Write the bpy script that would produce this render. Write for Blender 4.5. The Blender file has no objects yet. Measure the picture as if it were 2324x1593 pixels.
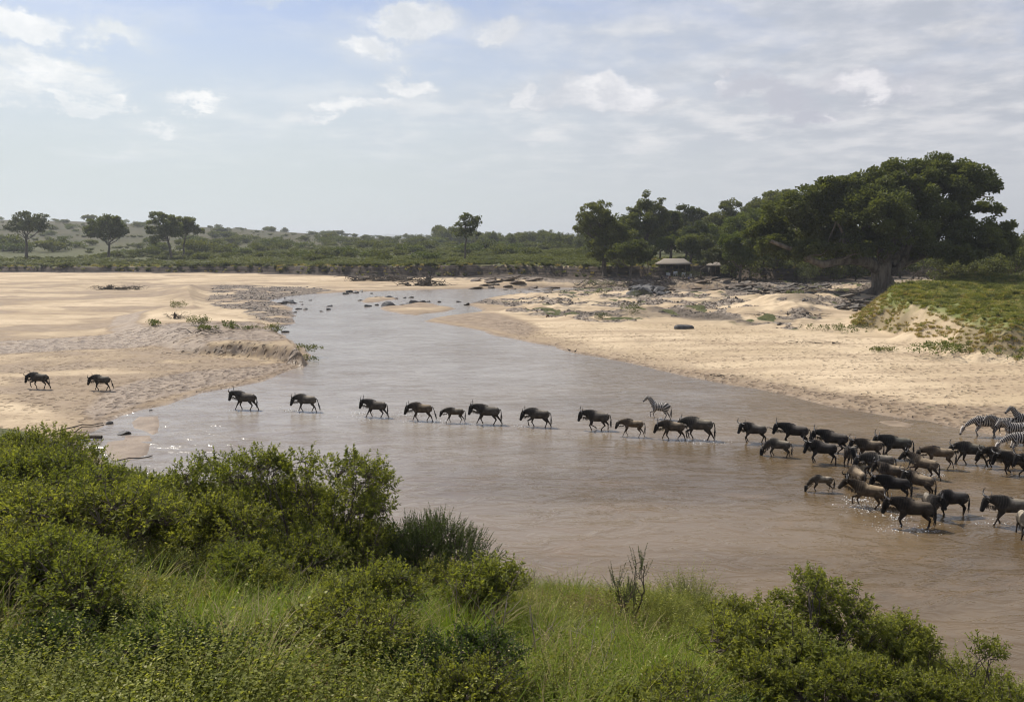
import bpy, math, random
import numpy as np
from mathutils import Vector, Matrix

SC = bpy.context.scene
COL = SC.collection
R = math.radians

# ------------------------------------------------------------------ camera
F, CX, CY, CAMZ = 1809.0, 1162.0, 796.5, 12.0          # focal length and centre for a 2324 px wide picture
PITCH = math.atan((CY - 541.0) / F)
cam_d = bpy.data.cameras.new('camera'); cam = bpy.data.objects.new('camera', cam_d); COL.objects.link(cam)
cam_d.sensor_width = 36.0; cam_d.lens = 36.0 * F / 2324.0
cam_d.clip_start = 0.1; cam_d.clip_end = 40000
cam.location = (0, 0, CAMZ); cam.rotation_euler = (math.pi / 2 - PITCH, 0, 0)
SC.camera = cam

# ------------------------------------------------------------------ light
SUN_EL, SUN_AZ = 50.0, -50.0                            # azimuth clockwise from +Y (the view direction)
sd_ = bpy.data.lights.new('sun', 'SUN'); sun = bpy.data.objects.new('sun', sd_); COL.objects.link(sun)
sd_.energy = 4.2; sd_.angle = R(0.6); sd_.color = (1.0, 0.93, 0.82)
sv = Vector((math.sin(R(SUN_AZ)) * math.cos(R(SUN_EL)), math.cos(R(SUN_AZ)) * math.cos(R(SUN_EL)), math.sin(R(SUN_EL))))
sun.rotation_euler = sv.to_track_quat('Z', 'Y').to_euler()

vs = SC.view_settings
vs.view_transform = 'Standard'; vs.look = 'None'; vs.gamma = 1.0; vs.use_curve_mapping = False
vs.exposure = 0.30

SC.render.engine = 'CYCLES'
cy = SC.cycles
cy.max_bounces = 6; cy.diffuse_bounces = 3; cy.glossy_bounces = 2; cy.transmission_bounces = 3
cy.transparent_max_bounces = 6; cy.volume_bounces = 0
cy.use_denoising = True
cy.use_adaptive_sampling = True; cy.adaptive_threshold = 0.02
cy.pixel_filter_type = 'BLACKMAN_HARRIS'; cy.filter_width = 1.15
cy.caustics_reflective = False; cy.caustics_refractive = False

# ------------------------------------------------------------------ picture -> place
_f = np.array([0, math.cos(PITCH), -math.sin(PITCH)]); _u = np.array([0, math.sin(PITCH), math.cos(PITCH)])
def ray(u, v):
    return _f * F + np.array([1.0, 0, 0]) * (u - CX) - _u * (v - CY)
def P(u, v, z=0.0):
    d = ray(u, v); t = (z - CAMZ) / d[2]
    return np.array([d[0] * t, d[1] * t, z])
def PD(u, v, Y):
    d = ray(u, v); t = Y / d[1]
    return np.array([d[0] * t, Y, CAMZ + d[2] * t])
def crop(x0, y0, k):
    return lambda x, y: ((x0 + x * k) / 1.6799, (y0 + y * k) / 1.6799)
c1 = crop(0, 700, .4303); c2 = crop(900, 700, .4303); c3 = crop(1700, 700, .4303); c4 = crop(2600, 560, .5611)
c5 = crop(0, 1050, .4708); c6 = crop(900, 1050, .4733); c7 = crop(1900, 1050, .4733); c8 = crop(2900, 1000, .432)

# ------------------------------------------------------------------ nodes helpers
def new_mat(name):
    m = bpy.data.materials.new(name); m.use_nodes = True
    nt = m.node_tree; nt.nodes.clear()
    return m, nt
class NT:
    def __init__(s, nt): s.nt = nt; s.n = nt.nodes; s.l = nt.links
    def node(s, t, **kw):
        n = s.n.new(t)
        for k, v in kw.items():
            setattr(n, k, v)
        return n
    def link(s, a, b): s.l.new(a, b)
    def inp(s, sock, v):
        if isinstance(v, bpy.types.NodeSocket): s.l.new(v, sock)
        else:
            if isinstance(v, (tuple, list)) and len(v) == 3 and sock.type == 'RGBA': v = (*v, 1)
            sock.default_value = v
    def math(s, op, a, b=None, c=None, clamp=False):
        n = s.node('ShaderNodeMath', operation=op); n.use_clamp = clamp
        s.inp(n.inputs[0], a)
        if b is not None: s.inp(n.inputs[1], b)
        if c is not None: s.inp(n.inputs[2], c)
        return n.outputs[0]
    def vmath(s, op, a, b=None, scale=None):
        n = s.node('ShaderNodeVectorMath', operation=op)
        s.inp(n.inputs[0], a)
        if b is not None: s.inp(n.inputs[1], b)
        if scale is not None: s.inp(n.inputs['Scale'], scale)
        return n.outputs['Value'] if op in ('LENGTH', 'DOT_PRODUCT', 'DISTANCE') else n.outputs[0]
    def mix(s, f, a, b, mode='MIX'):
        n = s.node('ShaderNodeMix', data_type='RGBA', blend_type=mode)
        s.inp(n.inputs[0], f); s.inp(n.inputs[6], a); s.inp(n.inputs[7], b)
        return n.outputs[2]
    def noise(s, vec, scale, detail=4, rough=.55, dist=0.0, out=0):
        n = s.node('ShaderNodeTexNoise')
        if vec is not None: s.link(vec, n.inputs['Vector'])
        n.inputs['Scale'].default_value = scale; n.inputs['Detail'].default_value = detail
        n.inputs['Roughness'].default_value = rough; n.inputs['Distortion'].default_value = dist
        return n.outputs[out]
    def voro(s, vec, scale, out='Distance', feature='F1', rand=1.0):
        n = s.node('ShaderNodeTexVoronoi', feature=feature)
        if vec is not None: s.link(vec, n.inputs['Vector'])
        n.inputs['Scale'].default_value = scale; n.inputs['Randomness'].default_value = rand
        return n.outputs[out]
    def ramp(s, f, lo, hi, a=0.0, b=1.0, interp='SMOOTHSTEP'):
        n = s.node('ShaderNodeMapRange', interpolation_type=interp)
        s.inp(n.inputs['Value'], f)
        s.inp(n.inputs['From Min'], lo); s.inp(n.inputs['From Max'], hi)
        s.inp(n.inputs['To Min'], a); s.inp(n.inputs['To Max'], b)
        return n.outputs[0]
    def mapping(s, vec, scale=(1, 1, 1), rot=(0, 0, 0), loc=(0, 0, 0)):
        n = s.node('ShaderNodeMapping'); s.link(vec, n.inputs[0])
        n.inputs['Scale'].default_value = scale; n.inputs['Rotation'].default_value = rot; n.inputs['Location'].default_value = loc
        return n.outputs[0]
    def attr(s, name, out='Color'):
        return s.node('ShaderNodeAttribute', attribute_name=name).outputs[out]
    def bump(s, h, strength=.5, dist=.1, normal=None):
        n = s.node('ShaderNodeBump'); s.inp(n.inputs['Strength'], strength); s.inp(n.inputs['Distance'], dist)
        s.link(h, n.inputs['Height'])
        if normal is not None: s.link(normal, n.inputs['Normal'])
        return n.outputs[0]
    def out(s, sh, vol=None):
        o = s.node('ShaderNodeOutputMaterial')
        if sh is not None: s.link(sh, o.inputs[0])
        if vol is not None: s.link(vol, o.inputs[1])

# ------------------------------------------------------------------ sky
world = bpy.data.worlds.new('World'); SC.world = world; world.use_nodes = True
w = NT(world.node_tree); w.n.clear()
sky = w.node('ShaderNodeTexSky', sky_type='NISHITA')
sky.sun_disc = False; sky.sun_elevation = R(SUN_EL); sky.sun_rotation = R(SUN_AZ)
sky.air_density = 1.0; sky.dust_density = 1.5; sky.ozone_density = 1.0; sky.altitude = 1500
tc = w.node('ShaderNodeTexCoord').outputs['Generated']
sep = w.node('ShaderNodeSeparateXYZ'); w.link(tc, sep.inputs[0])
el = sep.outputs['Z']
elc = w.math('MAXIMUM', el, 0.0)
den = w.math('ADD', elc, 0.12)
pl = w.vmath('SCALE', tc, scale=w.math('DIVIDE', 1.0, den))          # the layer the clouds lie in
pl = w.vmath('MULTIPLY', pl, (1, 1, 0))
warpn = w.noise(pl, 2.2, 5, .6, out=1)
warp = w.vmath('SCALE', w.vmath('SUBTRACT', warpn, (.5, .5, .5)), scale=0.10)
warp = w.vmath('MULTIPLY', warp, (1.0, 1.0, 0.55))
fine = w.vmath('SCALE', w.vmath('SUBTRACT', w.noise(tc, 16, 5, .6, out=1), (.5, .5, .5)), scale=0.065)
wd = w.vmath('ADD', w.vmath('ADD', tc, warp), fine)
blobs = [  # u, v, ru, rv, strength in the 2324 px picture: cumulus seen in the photo
 (30, 45, 75, 34, 1), (250, 72, 85, 26, .8), (60, 135, 120, 40, .95), (150, 185, 120, 34, .8), (190, 130, 45, 16, .6), (30, 205, 80, 40, .9), (150, 225, 80, 16, .8), (270, 228, 50, 18, .9),
 (450, 236, 62, 22, .8), (372, 287, 48, 20, .85), (920, 55, 120, 34, .9), (1120, 78, 66, 32, .85), (840, 120, 75, 28, .75), (938, 178, 62, 24, .8),
 (1090, 0, 0, 0, 0), (780, 240, 110, 24, .7), (640, 5, 80, 12, .6), (560, 290, 90, 40, .35), (660, 265, 60, 22, .6), (720, 270, 60, 14, .7), (890, 225, 50, 20, .65),
 (1130, 210, 60, 20, .6), (1200, 212, 32, 26, .8), (1245, 225, 30, 28, .7), (1370, 210, 130, 40, .8), (1480, 240, 120, 30, .6), (1700, 210, 110, 26, .9), (1790, 235, 70, 26, .8), (1640, 205, 60, 20, .8),
 (1440, 95, 320, 55, .45), (1000, 230, 420, 45, .4), (1820, 140, 130, 40, .55), (1750, 250, 420, 55, .5), (1300, 240, 260, 40, .45), (2120, 60, 130, 50, .55), (1900, 215, 120, 50, .6), (2010, 195, 110, 34, .75), (2050, 250, 260, 60, .6), (2250, 180, 100, 50, .6),
 (1230, 310, 130, 34, .5), (1440, 330, 150, 40, .6), (1700, 300, 220, 40, .6), (2000, 330, 260, 60, .5), (1850, 265, 80, 14, .8), (250, 355, 70, 18, .45), (860, 330, 120, 34, .4), (1000, 260, 90, 26, .4),
 (2200, 100, 60, 30, .5), (1150, 130, 70, 30, .0), (1560, 20, 160, 40, .3), (1800, 60, 260, 50, .35), (400, 330, 160, 60, .25)]
dens = None; soft = None
for (u, v, ru, rv, st) in blobs:
    if st <= 0: continue
    d = ray(u, v); L = np.linalg.norm(d); d = d / L
    a = w.vmath('SUBTRACT', wd, tuple(d))
    a = w.vmath('MULTIPLY', a, (L / ru, L / max(ru, 1) * .6, L / rv))
    if st < .62:                                                       # broad soft veils
        q = w.ramp(w.vmath('LENGTH', a), 1.9, 0.0, 0.0, min(1.0, st * 1.9)); soft = q if soft is None else w.math('MAXIMUM', soft, q); continue
    q = w.ramp(w.vmath('LENGTH', a), 1.55, 0.25, 0.0, min(1.1, st * (1.3 if u > 1100 else 1.1)))
    dens = q if dens is None else w.math('MAXIMUM', dens, q)
side = w.ramp(sep.outputs['X'], -.40, .50)
n1 = w.noise(pl, 1.4, 8, .62, .3)
n2 = w.noise(wd, 9, 6, .62)
dens = w.math('MULTIPLY', dens, w.ramp(n2, .30, .58, .35, 1.3))
gen = w.math('MULTIPLY', w.ramp(w.math('ADD', n1, w.math('MULTIPLY', side, .20)), .45, .74), w.math('ADD', .5, w.math('MULTIPLY', side, .35)))                                    # thin drifting veil over the rest of the sky
dens = w.math('MINIMUM', dens, 1.0)
# cloud colour: sunlit white on the left, greyer to the right where their undersides are thicker
side = w.ramp(sep.outputs['X'], -.45, .55)
n3 = w.noise(wd, 6, 5, .6)
bright = w.mix(side, (8.4, 8.4, 8.3), (7.6, 7.4, 7.6))
shade_c = w.mix(side, (6.1, 6.5, 6.8), (4.1, 4.15, 4.8))
cc = w.mix(w.math('MULTIPLY', w.ramp(n3, .36, .60), w.ramp(dens, .25, .85)), shade_c, bright)
skyc = w.mix(1.0, sky.outputs[0], (1.02, .98, 1.12), mode='MULTIPLY')
mist = w.mix(side, (5.4, 5.9, 5.95), (4.75, 4.9, 5.2))                  # hazy lower sky
mf = w.ramp(el, 0.42, 0.06, 0.0, 0.97)
skyc = w.mix(mf, skyc, mist)
n4 = w.noise(pl, 3.4, 6, .6)
veilc = w.mix(w.ramp(n4, .35, .7), w.mix(side, (5.6, 6.1, 6.6), (4.1, 4.3, 4.8)), w.mix(side, (7.0, 7.2, 7.3), (6.5, 6.4, 6.55)))
gen = w.math('MAXIMUM', gen, w.math('MULTIPLY', soft, w.ramp(n4, .25, .58, .55, 1.0)))
skyc = w.mix(w.math('MULTIPLY', gen, w.ramp(el, .02, .14)), skyc, veilc)
fin = w.mix(w.math('MULTIPLY', dens, w.ramp(el, 0.0, .14, .15, .92)), skyc, cc)
bg = w.node('ShaderNodeBackground'); w.link(fin, bg.inputs[0]); bg.inputs[1].default_value = 0.10
wo = w.node('ShaderNodeOutputWorld'); w.link(bg.outputs[0], wo.inputs[0])

# ------------------------------------------------------------------ noise
def _h(ix, iy, s):
    n = (ix.astype(np.int64) * 374761393 + iy.astype(np.int64) * 668265263 + s * 1442695041) & 0xffffffff
    n = ((n ^ (n >> 13)) * 1274126177) & 0xffffffff
    n = ((n ^ (n >> 15)) * 2246822519) & 0xffffffff
    return ((n ^ (n >> 16)) & 0xffffff) / float(0xffffff)
def vn(x, y, s=0):
    ix = np.floor(x); iy = np.floor(y); fx = x - ix; fy = y - iy
    fx = fx * fx * (3 - 2 * fx); fy = fy * fy * (3 - 2 * fy)
    a = _h(ix, iy, s); b = _h(ix + 1, iy, s); c = _h(ix, iy + 1, s); d = _h(ix + 1, iy + 1, s)
    return (a * (1 - fx) + b * fx) * (1 - fy) + (c * (1 - fx) + d * fx) * fy
def fbm(x, y, s=0, o=4):
    t = 0; a = .5
    for i in range(o):
        t = t + a * (vn(x, y, s + i * 7) - .5) * 2; x = x * 2.03 + 3.1; y = y * 2.03 + 1.7; a *= .5
    return t
def sst(x, a=0.0, b=1.0):
    t = np.clip((x - a) / (b - a), 0, 1); return t * t * (3 - 2 * t)
def poly_w(pts, z=0.0):
    return np.array([P(u, v, z)[:2] for u, v in pts])
def inside(poly, X, Y):
    c = np.zeros(X.shape, bool); n = len(poly)
    for i in range(n):
        x0, y0 = poly[i]; x1, y1 = poly[(i + 1) % n]
        if y0 == y1: continue
        k = (y0 > Y) != (y1 > Y)
        c ^= k & (X < (x1 - x0) * (Y - y0) / (y1 - y0) + x0)
    return c
def segd(poly, X, Y, i):
    x0, y0 = poly[i]; x1, y1 = poly[(i + 1) % len(poly)]
    dx, dy = x1 - x0, y1 - y0; L = dx * dx + dy * dy + 1e-9
    t = np.clip(((X - x0) * dx + (Y - y0) * dy) / L, 0, 1)
    return np.hypot(X - x0 - t * dx, Y - y0 - t * dy)
def sdf(poly, X, Y):
    d = np.full(X.shape, 1e9)
    for i in range(len(poly)): d = np.minimum(d, segd(poly, X, Y, i))
    return np.where(inside(poly, X, Y), d, -d)
def plateau(poly, widths, X, Y):
    out = np.zeros(X.shape)
    lo = poly.min(0); hi = poly.max(0)
    k = (X > lo[0]) & (X < hi[0]) & (Y > lo[1]) & (Y < hi[1])
    x = X[k]; y = Y[k]
    if not len(x): return out
    ins = inside(poly, x, y); x = x[ins]; y = y[ins]
    wv = np.ones(x.shape)
    for i in range(len(poly)): wv = np.minimum(wv, sst(segd(poly, x, y, i) / widths[i]))
    o = np.zeros(ins.shape); o[ins] = wv; out[k] = o
    return out
def softmask(pts, X, Y, soft=3.0, z=0.0):
    poly = poly_w(pts, z); out = np.zeros(X.shape)
    lo = poly.min(0) - soft; hi = poly.max(0) + soft
    k = (X > lo[0]) & (X < hi[0]) & (Y > lo[1]) & (Y < hi[1])
    if k.any(): out[k] = sst(sdf(poly, X[k], Y[k]), -soft, soft)
    return out

# ------------------------------------------------------------------ the lie of the land
WATER = [(595, 866), (530, 880), (448, 894), (378, 919), (322, 930), (263, 950), (232, 972), (205, 984), (168, 1000), (196, 1017), (224, 1040), (280, 1080), (340, 1110), (600, 1200), (900, 1290),
 (1200, 1335), (1400, 1352), (1600, 1385), (1900, 1470), (2324, 1600), (2600, 1720), (3300, 2100), (3900, 1650), (3600, 1350), (3000, 1150), (2600, 1050), (2400, 1008), (2275, 990), (2236, 983), (2189, 974), (2166, 969), (2104, 955), (2048, 950),
 (1958, 934), (1881, 922), (1804, 901), (1726, 886), (1695, 879), (1610, 865), (1526, 848), (1441, 827), (1371, 813), (1292, 801), (1258, 786), (1196, 776), (1127, 762), (1085, 749), (1020, 738),
 (962, 729), (986, 721), (1057, 711), (1096, 707), (1090, 700), (1060, 691), (1096, 680), (1130, 672), (1180, 668), (1238, 664), (1262, 660), (1411, 658), (1514, 663), (1578, 670), (1620, 671), (1658, 664),
 (1640, 656), (1560, 656), (1420, 654), (1250, 653), (1100, 655), (1000, 657), (900, 660), (800, 663), (720, 667), (650, 674), (612, 682), (640, 690), (662, 700), (668, 715), (666, 735), (640, 740), (612, 745), (640, 760), (690, 790),
 (708, 806), (700, 820), (690, 828), (655, 843)]
WATER_W = poly_w(WATER)
ISL_A = poly_w([c6(x, y) for x, y in [(1160, 262), (1200, 285), (1330, 312), (1430, 324), (1560, 305), (1700, 290), (1755, 268), (1740, 255), (1640, 245), (1560, 225), (1450, 215), (1380, 235), (1290, 245), (1200, 240)]])
ISL_B = poly_w([c6(x, y) for x, y in [(1000, 210), (1060, 180), (1150, 172), (1290, 180), (1300, 192), (1230, 200), (1170, 215), (1040, 222)]])
BAR_A = poly_w([c5(x, y) for x, y in [(1130, 1150), (1285, 1140), (1265, 1270), (1220, 1292), (1180, 1265), (1090, 1235), (1075, 1190)]])
BAR_B = poly_w([c5(x, y) for x, y in [(860, 1345), (1000, 1330), (1190, 1365), (1185, 1450), (1060, 1490), (900, 1500), (830, 1420)]])
BAR_C = poly_w([c5(x, y) for x, y in [(1010, 1290), (1200, 1295), (1215, 1345), (1060, 1345), (1000, 1320)]])
BAR_D = poly_w([(u, v) for u, v in [(1985, 955), (2030, 953), (2070, 962), (2060, 968), (2020, 966)]])
NEAR = [(-900, 930), (-300, 955), (0, 975), (100, 985), (196, 1017), (224, 1040), (280, 1080), (340, 1110), (600, 1200), (900, 1290), (1200, 1335), (1400, 1352), (1600, 1385), (1900, 1470), (2324, 1600), (2600, 1720), (3300, 2100)]
NEAR_W = np.vstack([poly_w(NEAR), [[40, 0], [60, -60], [-140, -60], [-140, 60]]])
FARF = [(-1400, 604), (-600, 612), (0, 617), (300, 619), (600, 620), (830, 627), (1000, 630), (1100, 630), (1250, 634), (1400, 638), (1500, 639), (1600, 636), (1680, 640), (1750, 645), (1850, 643), (1980, 633), (2150, 626), (2400, 617), (2900, 604), (3600, 590)]
FAR_W = np.vstack([poly_w(FARF, .8), [[30000, 900], [30000, 30000], [-30000, 30000], [-30000, 900]]])
T1 = [(350, 795), (430, 797), (536, 800), (620, 806), (690, 815), (703, 806), (690, 793), (650, 768), (622, 748), (600, 736), (560, 723), (480, 706), (400, 700), (300, 705), (220, 720), (190, 745), (250, 780)]
T1W = [1.6, 1.2, 1.1, 1.1, 1.0, 1.2, 1.4, 1.4, 1.2, 2.5, 5, 8, 10, 10, 10, 9, 8]
T2 = [(480, 652), (478, 672), (470, 695), (420, 700), (385, 690), (340, 680), (300, 668), (330, 656), (420, 650)]
T2W = [7, 7, 5, 8, 12, 14, 16, 16, 12]
RB = [(1885, 742), (1963, 749), (2022, 772), (2086, 790), (2148, 808), (2207, 821), (2324, 829), (2700, 870), (3400, 940), (3400, 640), (2700, 628), (2324, 630), (2200, 648), (2120, 660), (2050, 678), (2025, 692), (2000, 705), (1930, 722)]
RBW = [6, 6, 6.5, 7, 7, 7, 7.5, 9, 14, 30, 22, 20, 16, 10, 8, 5, 4, 7]
MOUNDS = [(1795, 702, 5.5, 1.7), (1760, 712, 6, .8), (1905, 690, 11, 1.2), (2006, 671, 8.5, 1.3), (2055, 668, 8, .9), (1216, 669, 2.2, .8), (1450, 668, 6, .7), (1620, 660, 12, .9), (1700, 672, 10, .7), (1840, 715, 7, .6), (1960, 655, 12, .8), (2080, 645, 12, 1.0), (1700, 652, 9, 1.0), (1180, 643, 12, 1.2), (1400, 648, 10, 1.0), (1560, 648, 10, 1.2)]
GR_L = [(480, 655), (560, 654), (700, 657), (760, 662), (690, 670), (612, 684), (640, 692), (670, 712), (670, 735), (640, 744), (600, 732), (560, 718), (500, 705), (470, 695)]
GR_R = [(1073, 680), (1140, 670), (1240, 664), (1411, 656), (1514, 660), (1658, 660), (1760, 650), (1900, 650), (2000, 665), (2030, 690), (1960, 712), (1860, 725), (1860, 745), (1830, 762), (1785, 758), (1694, 750), (1610, 740), (1553, 729), (1455, 738), (1384, 740), (1272, 732), (1196, 721), (1131, 710), (1085, 706), (1070, 690)]
GR_T = [(380, 790), (520, 785), (620, 792), (690, 806), (700, 815), (640, 822), (520, 815), (400, 806)]

def terrain(X, Y, masks=False):
    X = np.asarray(X, float); Y = np.asarray(Y, float); shp = X.shape; X = X.ravel(); Y = Y.ravel()
    s = np.full(X.shape, 60.0)
    k = (Y > 5) & (Y < 330) & (np.abs(X) < 160)
    wx = fbm(X / 3.1, Y / 3.1, 3, 3) * .35 * np.clip(Y / 60, .6, 2.5); wy = fbm(X / 3.1, Y / 3.1, 13, 3) * .35 * np.clip(Y / 60, .6, 2.5)
    s[k] = -sdf(WATER_W, X[k] + wx[k], Y[k] + wy[k])
    low = np.zeros(X.shape)
    for pl_, lw in ((ISL_A, 0), (ISL_B, 0), (BAR_A, 1), (BAR_B, 1), (BAR_C, 1), (BAR_D, 1)):
        lo = pl_.min(0) - 6; hi = pl_.max(0) + 6
        kk = (X > lo[0]) & (X < hi[0]) & (Y > lo[1]) & (Y < hi[1])
        d = sdf(pl_, X[kk] + wx[kk] * 1.2, Y[kk] + wy[kk] * 1.2); b = s[kk] < d
        s[kk] = np.maximum(s[kk], d)
        if lw: low[kk] = np.maximum(low[kk], b * 1.0)
    sp = np.maximum(s, 0); sn = np.minimum(s, 0)
    n30 = fbm(X / 30, Y / 30, 5, 4); n6 = fbm(X / 6, Y / 6, 6, 4); n1 = fbm(X / 1.3, Y / 1.3, 8, 3)
    z = .20 * (1 - np.exp(-sp / 1.2)) + .55 * (1 - np.exp(-sp / 18)) - .5 * (1 - np.exp(sn / 2.5))
    z += (.10 * n6) * (1 - np.exp(-sp / 5)) + .30 * n30 * (1 - np.exp(-sp / 25)) + .02 * n1 * (1 - np.exp(-sp / 2))
    z = np.where(low > 0, np.minimum(z, .035 + .02 * n6), z)
    t1 = plateau(poly_w(T1, .8), T1W, X + n6 * .5 + n1 * .25, Y + n6 * .5 + n1 * .25); z += (1.35 + .25 * n6) * t1
    t2 = plateau(poly_w(T2, .8), T2W, X, Y); z += 1.9 * t2
    rbp = poly_w(RB, .8); rb = plateau(rbp, RBW, X + n6 * 2.2 + n30 * 3, Y + n6 * 2.2); z += (3.3 + .4 * n30) * rb * (1 + .25 * sst(rb, .3, .6) * n6)
    z += .5 * sst(rb, .9, 1) * np.maximum(0, fbm(X / 9, Y / 9, 44, 3)) * 2
    gl = softmask(GR_L, X, Y, 2.5); gr = softmask(GR_R, X, Y, 3.0); gt = softmask(GR_T, X, Y, 1.2, .6)
    rid = np.abs(fbm(X / 4.5, Y / 4.5, 21, 4))
    z += (gr * .55 + gl * .18) * (rid - .12) * (1 - np.exp(-sp / 4)) * 2
    for (u, v, r, h) in MOUNDS:
        c = P(u, v, .6); q = np.exp(-(((X - c[0]) ** 2 + ((Y - c[1]) * .8) ** 2) / r ** 2)); z += h * q * (1 + .5 * n6) * (1 - np.exp(-sp / 3))
    # far bank cliff and the plain behind
    uu = CX + X / np.maximum(Y, 1) * F
    rag = fbm(X / 7, Y / 7, 31, 4) * 3.0
    fsd = np.full(X.shape, -99.0); kf = (Y > 120)
    fsd[kf] = sdf(FAR_W, X[kf], Y[kf]) + rag[kf]
    hb = np.interp(uu, [-600, 0, 600, 900, 1100, 1450, 1700, 1900, 2300, 3000], [2.2, 2.4, 2.9, 3.9, 4.3, 4.6, 4.7, 4.2, 3.2, 3.0]) - .8
    cl = sst(fsd, 0.0, 2.4)
    tal = sst(fsd, -7, 0) * np.interp(uu, [900, 1200, 1700, 1900], [.15, .9, 1.1, .5])
    z += tal * (1 + .6 * n6) * (1 - cl)
    zc = np.interp(uu, [-1500, -400, 0, 160, 300, 480, 600, 700, 850, 1000, 1100, 1400, 2324, 4000], [48, 40, 33.0, 31.5, 28.5, 24.5, 21.0, 17.5, 12.8, 9.5, 7, 6, 7, 14])
    zp = .8 + hb * cl + .012 * np.clip(fsd, 0, 110) + .12 * n30 * sst(fsd, 3, 20) + n6 * .12 * cl
    hill = sst((Y - 330) / 620.0) * np.exp(-np.maximum(Y - 1000, 0) / 900.0)
    zp = zp + (zc - zp) * hill * sst(fsd, 0, 40) + .5 * fbm(X / 60, Y / 60, 51, 3) * sst(fsd, 40, 200)
    z = z * (1 - cl) + np.maximum(zp, z) * cl
    # near bank under the camera
    nsd = np.full(X.shape, -99.0); kn = (Y < 75)
    nsd[kn] = sdf(NEAR_W, X[kn], Y[kn])
    q = np.maximum(nsd, 0)
    zn = .36 * q; zn = np.where(zn > 8.2, 8.2 + 1.5 * (1 - np.exp(-(zn - 8.2) / 1.5)), zn)
    zn *= .9 + .1 * sst(q / 3)
    zn = zn + (.30 * n6 + .1 * n1) * sst(q, .5, 5)
    z = np.where(nsd > 0, np.maximum(zn, z * (1 - sst(q / 2))), z)
    if not masks: return z.reshape(shp)
    dry = sst(fsd, 60, 300)
    grass = np.maximum(sst(nsd, -.2, 1.4), sst(fsd, 2.0, 3.4))
    gn = fbm(X / 5, Y / 5, 61, 4)
    slope_bare = sst(fbm(X / 6 + 2, Y / 4, 66, 3), -.1, .25) * sst(rb, .75, .5) * sst(rb, .05, .2)
    slope_bare = np.maximum(slope_bare, softmask([(2045, 722), (2120, 733), (2200, 748), (2218, 764), (2140, 762), (2055, 744)], X + gn, Y + gn * 2, 1.2, 2.2))
    grass = np.maximum(grass, sst(rb + gn * .25, .05, .35) * (1 - .62 * slope_bare))
    strip = softmask([(1250, 661), (1300, 657), (1387, 657), (1380, 662), (1300, 664)], X, Y, .6)
    tufts = sst(fbm(X / 3, Y / 5, 71, 3), .22, .42) * gr * .8
    grass = np.maximum(grass, np.maximum(strip, tufts))
    for (u, v, rx, ry) in ((1040, 668, 6, 2),):
        c = P(u, v, 1.0); grass = np.maximum(grass, sst(1.3 - np.hypot((X - c[0]) / rx, (Y - c[1]) / ry) + gn * .5, .1, .7))
    cliff = sst(fsd, -6, -1) * (1 - sst(fsd, 2.0, 3.2)); cliff = np.maximum(cliff, .35 * tal * sst(gn, -.2, .3))
    gravel = np.maximum(np.maximum(gl * sst(gn + .45, 0, .4), gr * sst(gn + .20 + .3 * n30, .0, .45)), gt * .34)
    gravel = np.maximum(gravel, sst(fsd, -30, -5) * np.interp(uu, [900, 1150, 1900], [0, .8, .8]) * (1 - cl))
    wet = np.exp(-sp / np.interp(Y, [30, 60, 120, 250], [2.6, 1.3, 1.6, 2.2])) + low * 1.0
    # damp brown lobes of the bars
    wet = np.maximum(wet, .75 * softmask([(962, 727), (1057, 712), (1131, 714), (1200, 735), (1235, 752), (1200, 775), (1085, 748)], X, Y, 2.0))
    wet = np.maximum(wet, .6 * sst(fbm(X / 14, Y / 5, 81, 4), .12, .35) * (X < -5) * sst(Y, 60, 90) * (1 - grass))
    wet = np.maximum(wet, .5 * sst(s, 9, 1) * (s > 0))
    lobe = softmask([(0, 868), (200, 862), (400, 850), (600, 850), (690, 830), (600, 868), (448, 896), (330, 930), (250, 950), (140, 960), (60, 935), (0, 925)], X, Y, 1.5)
    wet = np.maximum(wet, .62 * lobe)
    wet = np.maximum(wet, (.30 + .35 * sst(fbm(X / 9, Y / 6, 87, 4), -.1, .3)) * sst(-X, 0, 12) * (1 - grass) * (1 - .8 * sst(t1, .7, 1)) * sst(250 - Y, 0, 60))
    wet = np.maximum(wet, .5 * sst(t2 + .2 * n6, .05, .4) * sst(.95 - t2, 0, .5))
    wet = np.maximum(wet, .8 * sst(t1, .02, .2) * sst(.9 - t1, 0, .3))
    tr = np.maximum(softmask([(0, 800), (300, 790), (540, 790), (700, 830), (600, 870), (448, 900), (320, 935), (180, 985), (-200, 1000), (-200, 800)], X, Y, 2), softmask([(1100, 735), (1300, 742), (1600, 745), (1900, 770), (2330, 830), (2700, 880), (2700, 1060), (2166, 975), (1726, 890), (1371, 815), (1200, 778)], X, Y, 2))
    churn = np.maximum(softmask([(-300, 800), (-100, 790), (100, 778), (300, 768), (420, 764), (560, 758), (630, 768), (690, 800), (600, 815), (400, 803), (200, 808), (0, 820), (-300, 830)], X, Y, 1.6), softmask([(335, 922), (448, 891), (600, 860), (690, 830), (702, 818), (560, 838), (420, 852), (300, 872), (220, 900), (170, 945), (215, 972), (260, 945)], X, Y, 1.0))
    churn = np.maximum(churn, .8 * softmask([(1292, 797), (1371, 807), (1526, 836), (1700, 862), (1900, 896), (2100, 925), (2330, 935), (2700, 950), (2700, 1060), (2330, 1000), (2166, 971), (1958, 936), (1726, 888), (1526, 850), (1371, 814)], X, Y, 1.5))
    wet = np.maximum(wet, .85 * churn)
    pool = softmask([(1460, 705), (1560, 712), (1650, 730), (1740, 745), (1700, 748), (1560, 735), (1470, 722)], X, Y, 1.5)
    dark = np.maximum(pool, .9 * sst(np.exp(-(((X - P(2006, 671, 1)[0]) ** 2 + (Y - P(2006, 671, 1)[1]) ** 2) / 90)), .3, .8))
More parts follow.
